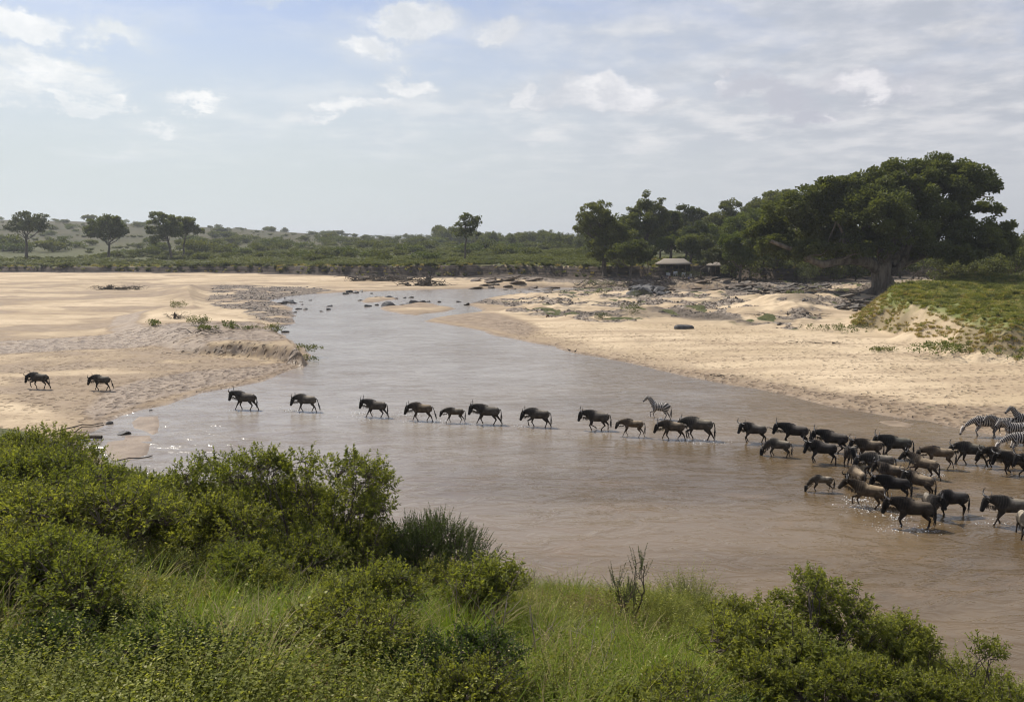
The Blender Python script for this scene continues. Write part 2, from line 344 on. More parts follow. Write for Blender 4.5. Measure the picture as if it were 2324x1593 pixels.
    dark = np.maximum(dark, gr * sst(fbm(X / 9, Y / 6, 91, 4), .15, .35) * .7)
    r = lambda a: np.clip(a, 0, 1).reshape(shp)
    return z.reshape(shp), r(grass), r(gravel), r(wet), r(cliff), r(tr), r(dry), r(dark), s.reshape(shp), nsd.reshape(shp), fsd.reshape(shp), r(rb), r(churn)

def tz(x, y): return float(terrain(np.array([x]), np.array([y]))[0])

# ------------------------------------------------------------------ tagging and meshes
def tag(o, label=None, cat=None, group=None, kind=None):
    if label: o['label'] = label
    if cat: o['category'] = cat
    if group: o['group'] = group
    if kind: o['kind'] = kind
    return o
def mesh_np(name, V, faces, mat=None, smooth=False, fattr=None, cattr=None):
    """faces: list of (n,k) int arrays"""
    me = bpy.data.meshes.new(name); V = np.ascontiguousarray(V, np.float32)
    faces = [f for f in faces if len(f)]
    nl = sum(f.size for f in faces); nf = sum(len(f) for f in faces)
    me.vertices.add(len(V)); me.vertices.foreach_set('co', V.ravel())
    me.loops.add(nl); me.loops.foreach_set('vertex_index', np.concatenate([f.ravel() for f in faces]).astype(np.int32))
    st = []; t = 0
    for f in faces:
        st.append(t + np.arange(len(f)) * f.shape[1]); t += f.size
    me.polygons.add(nf); me.polygons.foreach_set('loop_start', np.concatenate(st).astype(np.int32))
    if smooth: me.polygons.foreach_set('use_smooth', np.ones(nf, bool))
    for k, a in (fattr or {}).items():
        at = me.attributes.new(k, 'FLOAT', 'POINT'); at.data.foreach_set('value', np.ascontiguousarray(a, np.float32).ravel())
    for k, a in (cattr or {}).items():
        at = me.attributes.new(k, 'FLOAT_COLOR', 'POINT'); at.data.foreach_set('color', np.ascontiguousarray(a, np.float32).ravel())
    me.update(calc_edges=True); me.validate(verbose=False)
    if mat: me.materials.append(mat)
    return me
def obj(name, me, parent=None, loc=None, rotz=None, link=True):
    o = bpy.data.objects.new(name, me)
    if link: COL.objects.link(o)
    if parent is not None: o.parent = parent
    if loc is not None: o.location = loc
    if rotz is not None: o.rotation_euler = (0, 0, rotz)
    return o
def empty(name, loc=(0, 0, 0), rotz=0, scale=1.0):
    o = bpy.data.objects.new(name, None); COL.objects.link(o); o.location = loc; o.rotation_euler = (0, 0, rotz); o.scale = (scale,) * 3
    o.empty_display_size = .2
    return o
def copy_tree(o, parent=None):
    c = o.copy(); COL.objects.link(c)
    if parent is not None: c.parent = parent
    for ch in list(o.children): copy_tree(ch, c)
    return c
def tubes(paths, sides=5):
    """paths: list of (pts (n,3), radii (n,))"""
    Vs = []; Fs = []; off = 0
    a = np.arange(sides) * 2 * math.pi / sides; ca = np.cos(a)[:, None]; sa = np.sin(a)[:, None]
    for pts, rad in paths:
        pts = np.asarray(pts, float); n = len(pts); rad = np.broadcast_to(rad, (n,))
        T = np.gradient(pts, axis=0); T /= np.linalg.norm(T, axis=1)[:, None] + 1e-9
        ref = np.array([0, 0, 1.0]) if abs(T[0][2]) < .8 else np.array([1.0, 0, 0])
        S = np.cross(T, ref); S /= np.linalg.norm(S, axis=1)[:, None] + 1e-9; U = np.cross(S, T)
        V = (pts[:, None, :] + (S[:, None, :] * ca[None] + U[:, None, :] * sa[None]) * rad[:, None, None]).reshape(-1, 3)
        i = np.arange(n - 1)[:, None] * sides; j = np.arange(sides)[None]; k = (j + 1) % sides
        Fs.append(np.stack([i + j, i + k, i + k + sides, i + j + sides], -1).reshape(-1, 4) + off)
        Vs.append(V); off += len(V)
    return np.vstack(Vs), np.vstack(Fs)
def unit(a): return a / (np.linalg.norm(a, axis=-1, keepdims=True) + 1e-9)
def leaves(rng, Pt, Dr, L, Wd, fold=.25, up=.6):
    """diamond leaves folded on the midrib; Pt base, Dr direction"""
    n = len(Pt); Dr = unit(Dr)
    N = unit(rng.normal(size=(n, 3)) + np.array([0, 0, up * 2])); S = unit(np.cross(Dr, N)); N = np.cross(S, Dr)
    L = np.broadcast_to(L, (n,))[:, None]; Wd = np.broadcast_to(Wd, (n,))[:, None]
    m = Pt + Dr * L * .45; V = np.empty((n, 4, 3))
    V[:, 0] = Pt; V[:, 1] = m + S * Wd * .5 + N * Wd * fold; V[:, 2] = Pt + Dr * L - N * L * .12; V[:, 3] = m - S * Wd * .5 + N * Wd * fold
    i = np.arange(n)[:, None] * 4
    Fc = np.concatenate([i + np.array([[0, 2, 1]]), i + np.array([[0, 3, 2]])])
    return V.reshape(-1, 3), Fc
# ================================================================== ground
def terrain_mesh():
    def rng_(a, b, s): return list(np.arange(a, b, s))
    ys = rng_(-20, 0, 1.0) + rng_(0, 27, .35) + rng_(27, 60, .24) + rng_(60, 120, .4) + rng_(120, 300, .8) + rng_(300, 500, 3) + rng_(500, 1600, 12)
    y = 1600.0
    while y < 22000: ys.append(y); y *= 1.06
    ys = np.array(ys)
    ts = np.concatenate([np.linspace(-1.35, -.78, 160, endpoint=False), np.linspace(-.78, .78, 1120, endpoint=False), np.linspace(.78, 1.35, 161)])
    Yg, Tg = np.meshgrid(ys, ts, indexing='ij')
    Xg = Tg * (np.abs(Yg) + 14 + 4 * (Yg < 0))
    z, grass, gravel, wet, cliff, tr, dry, dark, s, nsd, fsd, rb, churn = terrain(Xg, Yg, True)
    ny, nx = Xg.shape
    i = np.arange(ny - 1)[:, None] * nx + np.arange(nx - 1)[None]
    fc = np.stack([i, i + 1, i + nx + 1, i + nx], -1).reshape(-1, 4)
    V = np.stack([Xg, Yg, z], -1).reshape(-1, 3)
    st = lambda *a: np.stack([q.ravel() for q in a], -1)
    one = np.ones_like(z)
    return V, fc, {'m1': st(grass, gravel, wet, one), 'm2': st(cliff, tr, dry, one), 'm3': st(dark, rb, churn, one)}

def ground_mat():
    m, nt = new_mat('ground'); g = NT(nt)
    pos = g.node('ShaderNodeNewGeometry').outputs['Position']
    flat = g.vmath('MULTIPLY', pos, (1, 1, .3))
    def rgb(a):
        s = g.node('ShaderNodeSeparateColor'); g.link(g.attr(a), s.inputs[0]); return s.outputs
    grass, gravel, wet = rgb('m1')[:3]; cliff, tr, dry = rgb('m2')[:3]; dark, rbm, churn = rgb('m3')[:3]
    n_big = g.noise(flat, .06, 4, .6); n_mid = g.noise(flat, .7, 5, .6); n_fine = g.noise(flat, 6, 5, .6)
    stre = g.noise(g.mapping(flat, (.05, .35, 1), (0, 0, .12)), 1.0, 5, .6)
    sand = g.mix(g.ramp(n_big, .35, .65), (.445, .345, .218), (.60, .478, .318))
    sand = g.mix(g.math('MULTIPLY', g.ramp(stre, .46, .64), .75), sand, (.35, .262, .17))
    sand = g.mix(g.math('MULTIPLY', g.ramp(g.noise(flat, .16, 5, .65), .52, .66), .5), sand, (.31, .235, .155))
    sand = g.mix(g.math('MULTIPLY', g.ramp(g.noise(g.mapping(flat, (1.1, 2.2, 1)), 1.0, 4, .7), .66, .72), .7), sand, (.13, .10, .065))
    sand = g.mix(g.math('MULTIPLY', g.ramp(n_mid, .42, .7), .35), sand, (.40, .30, .20))
    wetc = g.mix(g.ramp(n_mid, .35, .65), (.205, .150, .098), (.305, .232, .158))
    sand = g.mix(g.ramp(g.math('ADD', wet, g.math('MULTIPLY', g.math('SUBTRACT', n_mid, .5), .5)), .15, .75), sand, wetc)
    # hoof prints: darker pocks in trodden sand
    wv = g.vmath('ADD', flat, g.vmath('SCALE', g.noise(flat, 1.6, 2, .5, out=1), scale=.5))
    vd = g.voro(wv, 1.9); vd2 = g.voro(wv, 1.05)
    pock = g.math('MAXIMUM', g.ramp(vd, .36, .14), g.ramp(vd2, .30, .14))
    pock = g.math('MAXIMUM', g.math('MULTIPLY', churn, g.ramp(g.voro(wv, 1.45), .52, .22)), g.math('MULTIPLY', pock, g.math('MULTIPLY', tr, g.ramp(g.noise(g.mapping(flat, (.10, .35, 1)), 1.0, 4, .6), .38, .6, .25, 1.0))))
    sand = g.mix(g.math('MULTIPLY', pock, .75), sand, g.mix(1.0, sand, (.45, .40, .36), mode='MULTIPLY'))
    # gravel
    vc = g.voro(flat, 2.6, 'Color'); vh = g.node('ShaderNodeSeparateColor'); g.link(vc, vh.inputs[0])
    stone = g.mix(g.ramp(vh.outputs[0], .1, .95, interp='LINEAR'), (.065, .053, .042), (.36, .31, .25))
    stone = g.mix(g.math('MULTIPLY', vh.outputs[1], .35), stone, (.28, .20, .14))
    gmask = g.ramp(g.math('ADD', gravel, g.math('MULTIPLY', g.math('SUBTRACT', n_mid, .5), 1.3)), .32, .62)
    wetstone = g.mix(g.math('MULTIPLY', wet, .8), stone, g.mix(1.0, stone, (.45, .42, .4), mode='MULTIPLY'))
    col = g.mix(gmask, sand, wetstone)
    col = g.mix(g.math('MULTIPLY', dark, .85), col, g.mix(n_mid, (.07, .058, .045), (.15, .12, .09)))
    # cliff earth with darker bands
    band = g.noise(g.mapping(pos, (.08, .08, 2.2)), 1.0, 5, .6)
    earth = g.mix(g.ramp(band, .35, .65), (.035, .027, .021), (.085, .066, .05))
    earth = g.mix(g.math('MULTIPLY', g.ramp(n_mid, .55, .8), .4), earth, (.13, .10, .072))
    col = g.mix(g.ramp(g.math('ADD', cliff, g.math('MULTIPLY', g.math('SUBTRACT', n_mid, .5), .6)), .3, .6), col, earth)
    # grass
    gg = g.mix(g.ramp(n_mid, .35, .65), (.045, .055, .018), (.085, .09, .032))
    gg = g.mix(g.ramp(n_fine, .45, .75), gg, (.16, .145, .06))
    rbc = g.mix(g.ramp(n_mid, .3, .7), (.13, .155, .045), (.22, .22, .085))
    slope = g.mix(n_mid, (.20, .155, .085), (.31, .25, .15))
    rbc = g.mix(g.ramp(g.math('ADD', rbm, g.math('MULTIPLY', g.math('SUBTRACT', n_mid, .5), .5)), .65, .95), slope, rbc)
    gg = g.mix(g.ramp(rbm, 0, .08), gg, rbc)
    dryc = g.mix(g.ramp(g.noise(flat, .035, 5, .65), .35, .65), (.042, .042, .014), (.078, .066, .028))
    dryc = g.mix(g.ramp(g.noise(flat, .25, 4, .6), .5, .7), dryc, (.045, .052, .018))
    gg = g.mix(dry, gg, dryc)
    col = g.mix(g.ramp(g.math('ADD', grass, g.math('MULTIPLY', g.math('SUBTRACT', n_mid, .5), .5)), .3, .62), col, gg)
    h = g.math('ADD', g.math('MULTIPLY', n_mid, .5), g.math('MULTIPLY', n_fine, .12))
    h = g.math('SUBTRACT', h, g.math('MULTIPLY', pock, .8))
    h = g.math('ADD', h, g.math('MULTIPLY', g.math('MULTIPLY', gmask, g.ramp(g.voro(flat, 2.6), 0, .6, 1, 0)), .7))
    h = g.math('ADD', h, g.math('MULTIPLY', band, g.math('MULTIPLY', cliff, 2.0)))
    bs = g.node('ShaderNodeBsdfPrincipled'); g.link(col, bs.inputs['Base Color'])
    g.link(g.ramp(g.math('MULTIPLY', wet, g.math('SUBTRACT', 1.0, grass)), .5, 1.0, .95, .45), bs.inputs['Roughness'])
    bs.inputs['Specular IOR Level'].default_value = .25
    g.link(g.bump(h, .9, .22), bs.inputs['Normal'])
    g.out(bs.outputs[0]); return m
V, fc, ca = terrain_mesh()
ground = obj('ground', mesh_np('ground', V, [fc], ground_mat(), True, None, ca)); tag(ground, kind='structure')
del V, fc, ca

# ------------------------------------------------------------------ river
def water_mat():
    m, nt = new_mat('river_water'); g = NT(nt)
    pos = g.node('ShaderNodeNewGeometry').outputs['Position']
    flow = g.mapping(pos, (1, 1, 1), (0, 0, R(-35)))
    big = g.noise(g.mapping(pos, (.045, .11, 1), (0, 0, R(-28))), 1.0, 5, .6, .6)
    mid = g.noise(g.mapping(pos, (.22, .6, 1), (0, 0, R(-22))), 1.0, 5, .62, .8)
    col = g.mix(g.ramp(big, .36, .64), (.108, .074, .038), (.178, .126, .070))
    sp = g.node('ShaderNodeSeparateXYZ'); g.link(pos, sp.inputs[0])
    # sky sheen painted into the colour: paler upstream and left, muddy brown downstream
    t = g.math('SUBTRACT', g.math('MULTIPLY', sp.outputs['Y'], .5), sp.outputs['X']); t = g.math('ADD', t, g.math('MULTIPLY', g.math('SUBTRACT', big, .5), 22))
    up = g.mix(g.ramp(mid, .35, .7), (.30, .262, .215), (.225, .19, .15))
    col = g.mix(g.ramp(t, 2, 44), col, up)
    col = g.mix(g.math('MULTIPLY', g.ramp(mid, .52, .72), .30), col, (.24, .16, .09))
    bs = g.node('ShaderNodeBsdfPrincipled'); g.link(col, bs.inputs['Base Color'])
    bs.inputs['IOR'].default_value = 1.45; bs.inputs['Specular IOR Level'].default_value = .5
    bs.inputs['Roughness'].default_value = .17
    r1 = g.noise(g.mapping(pos, (1.6, 3.6, 1), (0, 0, R(8))), 1.0, 4, .6, .4)
    r2 = g.noise(g.mapping(pos, (5.5, 9, 1), (0, 0, R(-12))), 1.0, 3, .55, .3)
    r3 = g.noise(g.mapping(pos, (.5, 1.1, 1), (0, 0, R(-30))), 1.0, 3, .55, 1.2)
    calm = g.ramp(g.noise(pos, .08, 3, .5), .35, .7, .45, 1.25)
    h = g.math('ADD', g.math('MULTIPLY', r1, .5), g.math('MULTIPLY', r2, .22))
    h = g.math('ADD', h, g.math('MULTIPLY', g.ramp(r3, .35, .75), 1.3))
    h = g.math('MULTIPLY', h, calm)
    g.link(g.bump(h, .55, .08), bs.inputs['Normal'])
    g.out(bs.outputs[0]); return m
wp = np.array([[-70, 5, 0], [110, 5, 0], [160, 60, 0], [160, 330, 0], [-120, 330, 0], [-120, 60, 0]], float)
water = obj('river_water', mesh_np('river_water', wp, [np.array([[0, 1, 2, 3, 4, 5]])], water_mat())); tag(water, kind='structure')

# ------------------------------------------------------------------ distant hills
def hill_mesh(u0, u1, vt, Y):
    n = 60; us = np.linspace(u0, u1, n); V = []
    for j, (dy, k) in enumerate([(-1800, 0), (-900, .45), (-350, .85), (0, 1), (500, .8), (1500, 0)]):
        for i, u in enumerate(us):
            t = i / (n - 1); e = math.sin(math.pi * t) ** .8 * (1 + .18 * math.sin(7 * t + u0)) 
            hh = (PD(u0, vt, Y)[2] - 5) * e * k * (1 + .08 * math.sin(31 * t + j))
            V.append((PD(u, 541, Y)[0] * (1 + dy / Y * .2), Y + dy, 3 + hh))
    i = np.arange(5)[:, None] * n + np.arange(n - 1)[None]
    return np.array(V), np.stack([i, i + 1, i + n + 1, i + n], -1).reshape(-1, 4)
hm, nt = new_mat('far_hill'); g = NT(nt); bs = g.node('ShaderNodeBsdfDiffuse'); bs.inputs[0].default_value = (.085, .10, .065, 1); g.out(bs.outputs[0])
for (a, b, vt, Y) in ((690, 775, 527, 11000), (800, 940, 530.5, 10500), (900, 1060, 531, 12500), (1150, 1270, 533, 13500), (480, 620, 521, 12500)):
    V, fc = hill_mesh(a, b, vt, Y)
    o = obj('hills', mesh_np('hills', V, [fc], hm, True)); tag(o, kind='structure')

# ------------------------------------------------------------------ air
hz, nt = new_mat('haze'); g = NT(nt)
pv = g.node('ShaderNodeVolumePrincipled'); pv.inputs['Color'].default_value = (.88, .93, .97, 1); pv.inputs['Density'].default_value = HAZE if 'HAZE' in globals() else .00019
pv.inputs['Anisotropy'].default_value = .3
g.out(None, pv.outputs[0])
X0, X1, Y0, Y1, Z0, Z1 = -26000, 26000, -60, 16000, -3, 110
Vb = np.array([[x, y, z] for x in (X0, X1) for y in (Y0, Y1) for z in (Z0, Z1)], float)
Fb = np.array([[0, 1, 3, 2], [4, 6, 7, 5], [0, 4, 5, 1], [2, 3, 7, 6], [0, 2, 6, 4], [1, 5, 7, 3]])
haze = obj('haze', mesh_np('haze', Vb, [Fb], hz)); tag(haze, kind='stuff')

# ================================================================== plants
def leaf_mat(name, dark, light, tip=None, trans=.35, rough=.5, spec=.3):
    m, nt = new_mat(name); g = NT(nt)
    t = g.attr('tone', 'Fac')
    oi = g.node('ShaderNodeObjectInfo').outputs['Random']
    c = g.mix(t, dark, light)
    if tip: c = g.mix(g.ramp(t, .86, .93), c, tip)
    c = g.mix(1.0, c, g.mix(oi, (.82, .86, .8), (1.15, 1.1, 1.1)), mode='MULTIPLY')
    bs = g.node('ShaderNodeBsdfPrincipled'); g.link(c, bs.inputs['Base Color']); bs.inputs['Roughness'].default_value = rough
    bs.inputs['Specular IOR Level'].default_value = spec
    tl = g.node('ShaderNodeBsdfTranslucent'); g.link(g.mix(1.0, c, (1.55, 1.5, .55), mode='MULTIPLY'), tl.inputs[0])
    mx = g.node('ShaderNodeMixShader'); mx.inputs[0].default_value = trans
    g.link(bs.outputs[0], mx.inputs[1]); g.link(tl.outputs[0], mx.inputs[2]); g.out(mx.outputs[0]); return m
def bark_mat(name, a, b, sc=4.0):
    m, nt = new_mat(name); g = NT(nt)
    tc = g.node('ShaderNodeTexCoord').outputs['Object']
    n = g.noise(g.mapping(tc, (1, 1, .25)), sc, 6, .65)
    bs = g.node('ShaderNodeBsdfPrincipled'); g.link(g.mix(g.ramp(n, .35, .65), a, b), bs.inputs['Base Color']); bs.inputs['Roughness'].default_value = .9
    g.link(g.bump(n, .8, .1), bs.inputs['Normal']); g.out(bs.outputs[0]); return m
M_tree = leaf_mat('tree_leaf', (.040, .052, .020), (.150, .168, .064), trans=.38, spec=.15)
M_treeg = leaf_mat('bright_tree_leaf', (.055, .080, .016), (.165, .195, .045), trans=.25, spec=.15)
M_fig = leaf_mat('fig_leaf', (.056, .070, .028), (.145, .162, .064), trans=.40, spec=.15)
M_pale = leaf_mat('pale_tree_leaf', (.05, .062, .026), (.12, .14, .055), trans=.2)
M_scrub = leaf_mat('scrub_leaf', (.042, .058, .014), (.16, .175, .055), trans=.3, spec=.12)
M_weed = leaf_mat('weed_leaf', (.060, .076, .016), (.28, .30, .075), (.46, .44, .21), trans=.5, rough=.6, spec=.2)
M_shrub = leaf_mat('shrub_leaf', (.070, .088, .018), (.31, .335, .085), (.50, .50, .26), trans=.5, rough=.6, spec=.2)
M_acacia = leaf_mat('acacia_leaf', (.04, .066, .018), (.11, .15, .045), trans=.45, spec=.15)
M_grass = leaf_mat('grass_blade', (.10, .15, .014), (.27, .36, .035), (.42, .38, .14), trans=.5, rough=.6, spec=.12)
M_dry = leaf_mat('dry_grass_blade', (.20, .16, .07), (.40, .33, .17), trans=.35, rough=.6)
M_rgrass = leaf_mat('bank_grass_blade', (.12, .15, .04), (.28, .28, .095), (.34, .28, .14), trans=.35, rough=.7, spec=.1)
M_reed = leaf_mat('dry_twig_leaf', (.10, .075, .035), (.30, .24, .12), trans=.3, spec=.1)
M_bark = bark_mat('bark', (.05, .04, .03), (.13, .105, .08))
M_figbark = bark_mat('fig_bark', (.07, .055, .04), (.20, .165, .125), 1.2)
M_twig = bark_mat('twig_bark', (.055, .042, .028), (.14, .11, .075), 12)
M_drywood = bark_mat('dry_wood', (.20, .15, .10), (.42, .35, .26), 8)
M_drift = bark_mat('driftwood_bark', (.035, .028, .022), (.12, .095, .07), 3)

def foliage(rng, lobes, nleaf, size, clump=.30, shell=.55, flat=1.0):
    """lobes: (centre(3), radii(3)); leaf-clump faces gathered in many small balls on and in each lobe"""
    vol = np.array([max(r[0] * r[2], .01) for c, r in lobes]); vol = vol / vol.sum()
    Ps, Ds, To = [], [], []
    for (c, r), q in zip(lobes, vol):
        nl = max(12, int(nleaf * q)); r = np.array(r, float); c = np.array(c, float)
        rc = clump * min(r[0], r[2]) + size * .8
        ncl = int(np.clip(2.6 * (r[0] * r[2]) / rc ** 2, 4, nl / 9 + 1))
        d = unit(rng.normal(size=(ncl, 3))); rad = shell + (1 - shell) * rng.random(ncl) ** .5
        d[:, 2] = np.where((d[:, 2] < -.35) & (rng.random(ncl) < .5), -d[:, 2] * .6, d[:, 2])
        cc = c + d * rad[:, None] * r
        tone = rng.random(ncl)
        w = rng.random(ncl) + .35; w /= w.sum(); k = rng.choice(ncl, nl, p=w)
        off = unit(rng.normal(size=(nl, 3))) * (rng.random((nl, 1)) ** .45) * rc * np.array([1.2, 1.2, .85 * flat])
        Ps.append(cc[k] + off); Ds.append(off + .7 * d[k] * rc + rng.normal(size=(nl, 3)) * rc * .5)
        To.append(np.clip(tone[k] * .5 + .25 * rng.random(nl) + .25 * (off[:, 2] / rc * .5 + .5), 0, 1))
    Pt = np.vstack(Ps); n = len(Pt); s = size * (.6 + .8 * rng.random(n))
    V, Fc = leaves(rng, Pt, np.vstack(Ds), s, s * .9, fold=.2, up=.35)
    return V, Fc, np.repeat(np.concatenate(To), 4)
def limb(rng, a, b, r0, r1, bend=.12, n=7, sag=0.0):
    a = np.array(a, float); b = np.array(b, float); L = np.linalg.norm(b - a); t = np.linspace(0, 1, n)[:, None]
    p = a + (b - a) * t; w = np.sin(math.pi * t)
    p = p + w * rng.normal(size=3) * bend * L * .5 + w * np.array([0, 0, sag * L]) + rng.normal(size=(n, 3)) * L * .015 * (t > 0) * (t < 1)
    return p, r0 + (r1 - r0) * t[:, 0] ** .8
def tree_parts(rng, lobes, trunk_h, trunk_r, nleaf, size, lean=(0, 0), spread=2.0, forks=None, **kw):
    """local coords, base at the origin; returns wood (V,F) and crown (V,F,tone)"""
    fork = np.array([lean[0], lean[1], trunk_h], float)
    paths = []
    p, r = limb(rng, (0, 0, -.6), fork, trunk_r * 1.25, trunk_r * .75, .05); r[0] *= 1.35; paths.append((p, r))
    for (c, rr) in lobes:
        c = np.array(c, float); end = c - np.array([0, 0, rr[2] * .3])
        r0 = trunk_r * (.28 + .3 * rng.random())
        start = fork * (.85 + .15 * rng.random())
        p, r = limb(rng, start, end, r0, r0 * .35, .16, 7, -.06); paths.append((p, r))
        for k in range(int(spread * 2)):
            q = p[rng.integers(3, 7)]; d = unit(rng.normal(size=3) + np.array([0, 0, .3])) * np.array(rr) * .85
            e = c + d
            pp, r2 = limb(rng, q, e, r0 * .35, r0 * .08, .15, 5, -.03); paths.append((pp, r2))
    return tubes(paths, 6), foliage(rng, lobes, nleaf, size, **kw)
def make_tree(name, loc, lobes, trunk_h, trunk_r, nleaf, size, leafm, barkm, seed, label, cat, group=None, **kw):
    rng = np.random.default_rng(seed)
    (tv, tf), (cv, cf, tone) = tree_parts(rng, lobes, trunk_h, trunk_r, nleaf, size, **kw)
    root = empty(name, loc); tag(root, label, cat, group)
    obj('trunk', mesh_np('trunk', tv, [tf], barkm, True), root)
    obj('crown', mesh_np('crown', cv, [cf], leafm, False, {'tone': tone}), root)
    return root
def img_tree(name, label, cat, Y, base, lobes, conv, nleaf, size, seed, leafm=None, barkm=None, group=None, trunk_r=.3, fork=None, depth=1.0, k=None, basez=None, **kw):
    """lobes: (x, y, rx, ry) in the crop that conv reads; the tree stands Y metres off"""
    rng = np.random.default_rng(seed + 1000)
    o = conv(0, 0); e = conv(100, 100); k = (e[0] - o[0]) / 100
    bu, bv = conv(*base); b = PD(bu, bv, Y); gz = tz(b[0], Y) if basez is None else basez
    b = np.array([b[0], Y, gz]); L = []
    for (x, y, rx, ry) in lobes:
        dy = depth * rng.uniform(-.5, .5) * rx * k / F * Y
        c = PD(*conv(x, y), Y + dy); s = (Y + dy) / F * k
        L.append((c - b, (rx * s, rx * s * .9, ry * s)))
    if fork is None: zf = (min(c[2] for c, r in L)) * .6
    else: fu, fv = conv(*fork); f = PD(fu, fv, Y) - b; zf = f[2]; kw['lean'] = (f[0], 0)
    return make_tree(name, b, L, max(zf, .6), trunk_r, int(nleaf * (1.1 if Y > 315 or Y == 258 else 1.7)), size * 1.1, leafm or M_tree, barkm or M_bark, seed, label, cat, group, **kw)

G_left = 'trees standing on the grassy plain beyond the sand'
img_tree('savanna_tree', 'airy pale green tree at the left edge, forked trunk, rising over dry hillside', 'tree', 330, (225, 625), [(200, 292, 75, 30), (290, 300, 50, 30), (390, 297, 45, 26), (150, 350, 70, 36), (320, 360, 90, 44), (400, 395, 60, 30), (110, 385, 60, 28), (250, 375, 75, 36), (200, 410, 60, 18)], c1, 3400, .55, 1, M_pale, trunk_r=.55, fork=(232, 470), spread=1.5)
img_tree('savanna_tree', 'dense round dark tree on the plain below the flat topped acacia', 'tree', 330, (955, 612), [(950, 325, 80, 36), (850, 385, 85, 60), (950, 410, 130, 75), (1060, 400, 66, 60), (805, 420, 52, 45), (1030, 345, 60, 40), (900, 450, 110, 40), (1080, 445, 48, 30)], c1, 6500, .55, 2, M_tree, trunk_r=.5, fork=(970, 530))
img_tree('acacia_tree', 'small flat topped umbrella acacia on the skyline of the dry hill', 'tree', 800, (792, 352), [(790, 300, 62, 12), (770, 302, 45, 9), (815, 302, 45, 9)], c1, 900, 1.0, 3, M_tree, trunk_r=.6, spread=1)
img_tree('savanna_tree', 'spreading dark tree with a leaning trunk and a lifted left branch', 'tree', 330, (1522, 612), [(1400, 290, 70, 28), (1455, 305, 66, 32), (1340, 345, 44, 18), (1500, 375, 95, 52), (1335, 408, 45, 26), (1420, 422, 80, 38), (1520, 430, 80, 40), (1395, 495, 65, 28)], c1, 5200, .55, 4, M_tree, trunk_r=.5, fork=(1490, 500))
img_tree('savanna_tree', 'slender dark tree touching the right side of the leaning trunk tree', 'tree', 345, (1622, 600), [(1580, 335, 66, 36), (1660, 335, 55, 36), (1600, 392, 90, 52), (1690, 372, 52, 44), (1755, 432, 50, 22), (1640, 435, 70, 32)], c1, 4200, .55, 5, M_tree, trunk_r=.4, fork=(1640, 490))
img_tree('tall_tree', 'tall lone tree with bare pale trunk and two tier crown above the scrub', 'tree', 258, (2015, 690), [(2040, 305, 60, 30), (2105, 325, 56, 42), (1975, 372, 46, 28), (2080, 362, 72, 26), (2130, 345, 40, 24), (1975, 432, 62, 30), (2105, 430, 62, 36), (2040, 442, 70, 26), (2010, 300, 35, 22)], c2, 2600, .42, 6, M_tree, trunk_r=.33, fork=(2030, 380), spread=1, shell=.3)

img_tree('riverside_tree', 'big dark tree with a bare forked twig, at the left end of the riverside wood', 'tree', 212, (1410, 640), [(1290, 225, 85, 42), (1380, 200, 75, 42), (1250, 300, 75, 50), (1350, 300, 120, 85), (1195, 388, 55, 36), (1330, 420, 160, 100), (1450, 350, 60, 60), (1480, 440, 120, 100), (1560, 500, 110, 110), (1380, 555, 130, 80), (1610, 600, 70, 70), (1500, 630, 150, 60), (1350, 640, 90, 40)], c3, 15000, .34, 7, M_tree, trunk_r=.6, fork=(1400, 480), spread=1.5)
img_tree('riverside_tree', 'tallest tree of the wood, feathery crown with bare antler like top branches', 'tree', 245, (1772, 640), [(1780, 90, 30, 24), (1750, 190, 75, 40), (1665, 240, 52, 46), (1760, 240, 90, 52), (1850, 185, 52, 30), (1915, 142, 26, 14), (1840, 260, 110, 60), (1720, 335, 140, 80), (1860, 380, 120, 90), (1640, 350, 66, 56), (1780, 470, 160, 100), (1935, 290, 50, 46), (1800, 560, 130, 60)], c3, 15000, .38, 8, M_tree, trunk_r=.55, fork=(1790, 300), spread=2)
img_tree('riverside_tree', 'narrow dark tree between the feathery tree and the tent', 'tree', 255, (2000, 620), [(2010, 300, 52, 55), (1985, 400, 82, 70), (2040, 380, 60, 60), (1990, 490, 90, 60)], c3, 6000, .40, 9, M_tree, trunk_r=.4)
img_tree('riverside_tree', 'broad hazy blue green tree rising behind the tent', 'tree', 305, (2170, 600), [(2120, 235, 70, 42), (2230, 270, 76, 40), (2140, 330, 110, 66), (2275, 300, 44, 40), (2200, 420, 130, 80), (2080, 400, 70, 70), (2310, 400, 80, 80)], c3, 8500, .46, 10, M_tree, trunk_r=.5)
img_tree('riverside_tree', 'rounded lighter olive tree just right of the tent roof', 'tree', 235, (2240, 620), [(2225, 400, 80, 66), (2200, 470, 100, 70), (2280, 480, 70, 60)], c3, 5000, .36, 11, M_pale, trunk_r=.35)
img_tree('riverside_tree', 'bright green bushy tree over the left end of the tent roof', 'tree', 238, (1990, 600), [(1990, 500, 70, 40), (1930, 530, 50, 40), (2050, 520, 60, 40)], c3, 3200, .34, 12, M_treeg, trunk_r=.25)
img_tree('riverside_tree', 'small rounded dark crown standing above the wood behind the olive tree', 'tree', 285, (330, 640), [(335, 392, 66, 30), (300, 420, 46, 24), (270, 500, 100, 60), (340, 520, 90, 70), (230, 540, 80, 60)], c4, 7500, .42, 13, M_tree, trunk_r=.45)
img_tree('riverside_tree', 'tall hazy tree line crown stepping up behind the giant fig', 'tree', 300, (560, 640), [(480, 425, 66, 44), (555, 400, 80, 50), (620, 340, 66, 34), (700, 322, 42, 26), (560, 440, 120, 70), (660, 400, 80, 70)], c4, 8500, .45, 14, M_tree, trunk_r=.5)
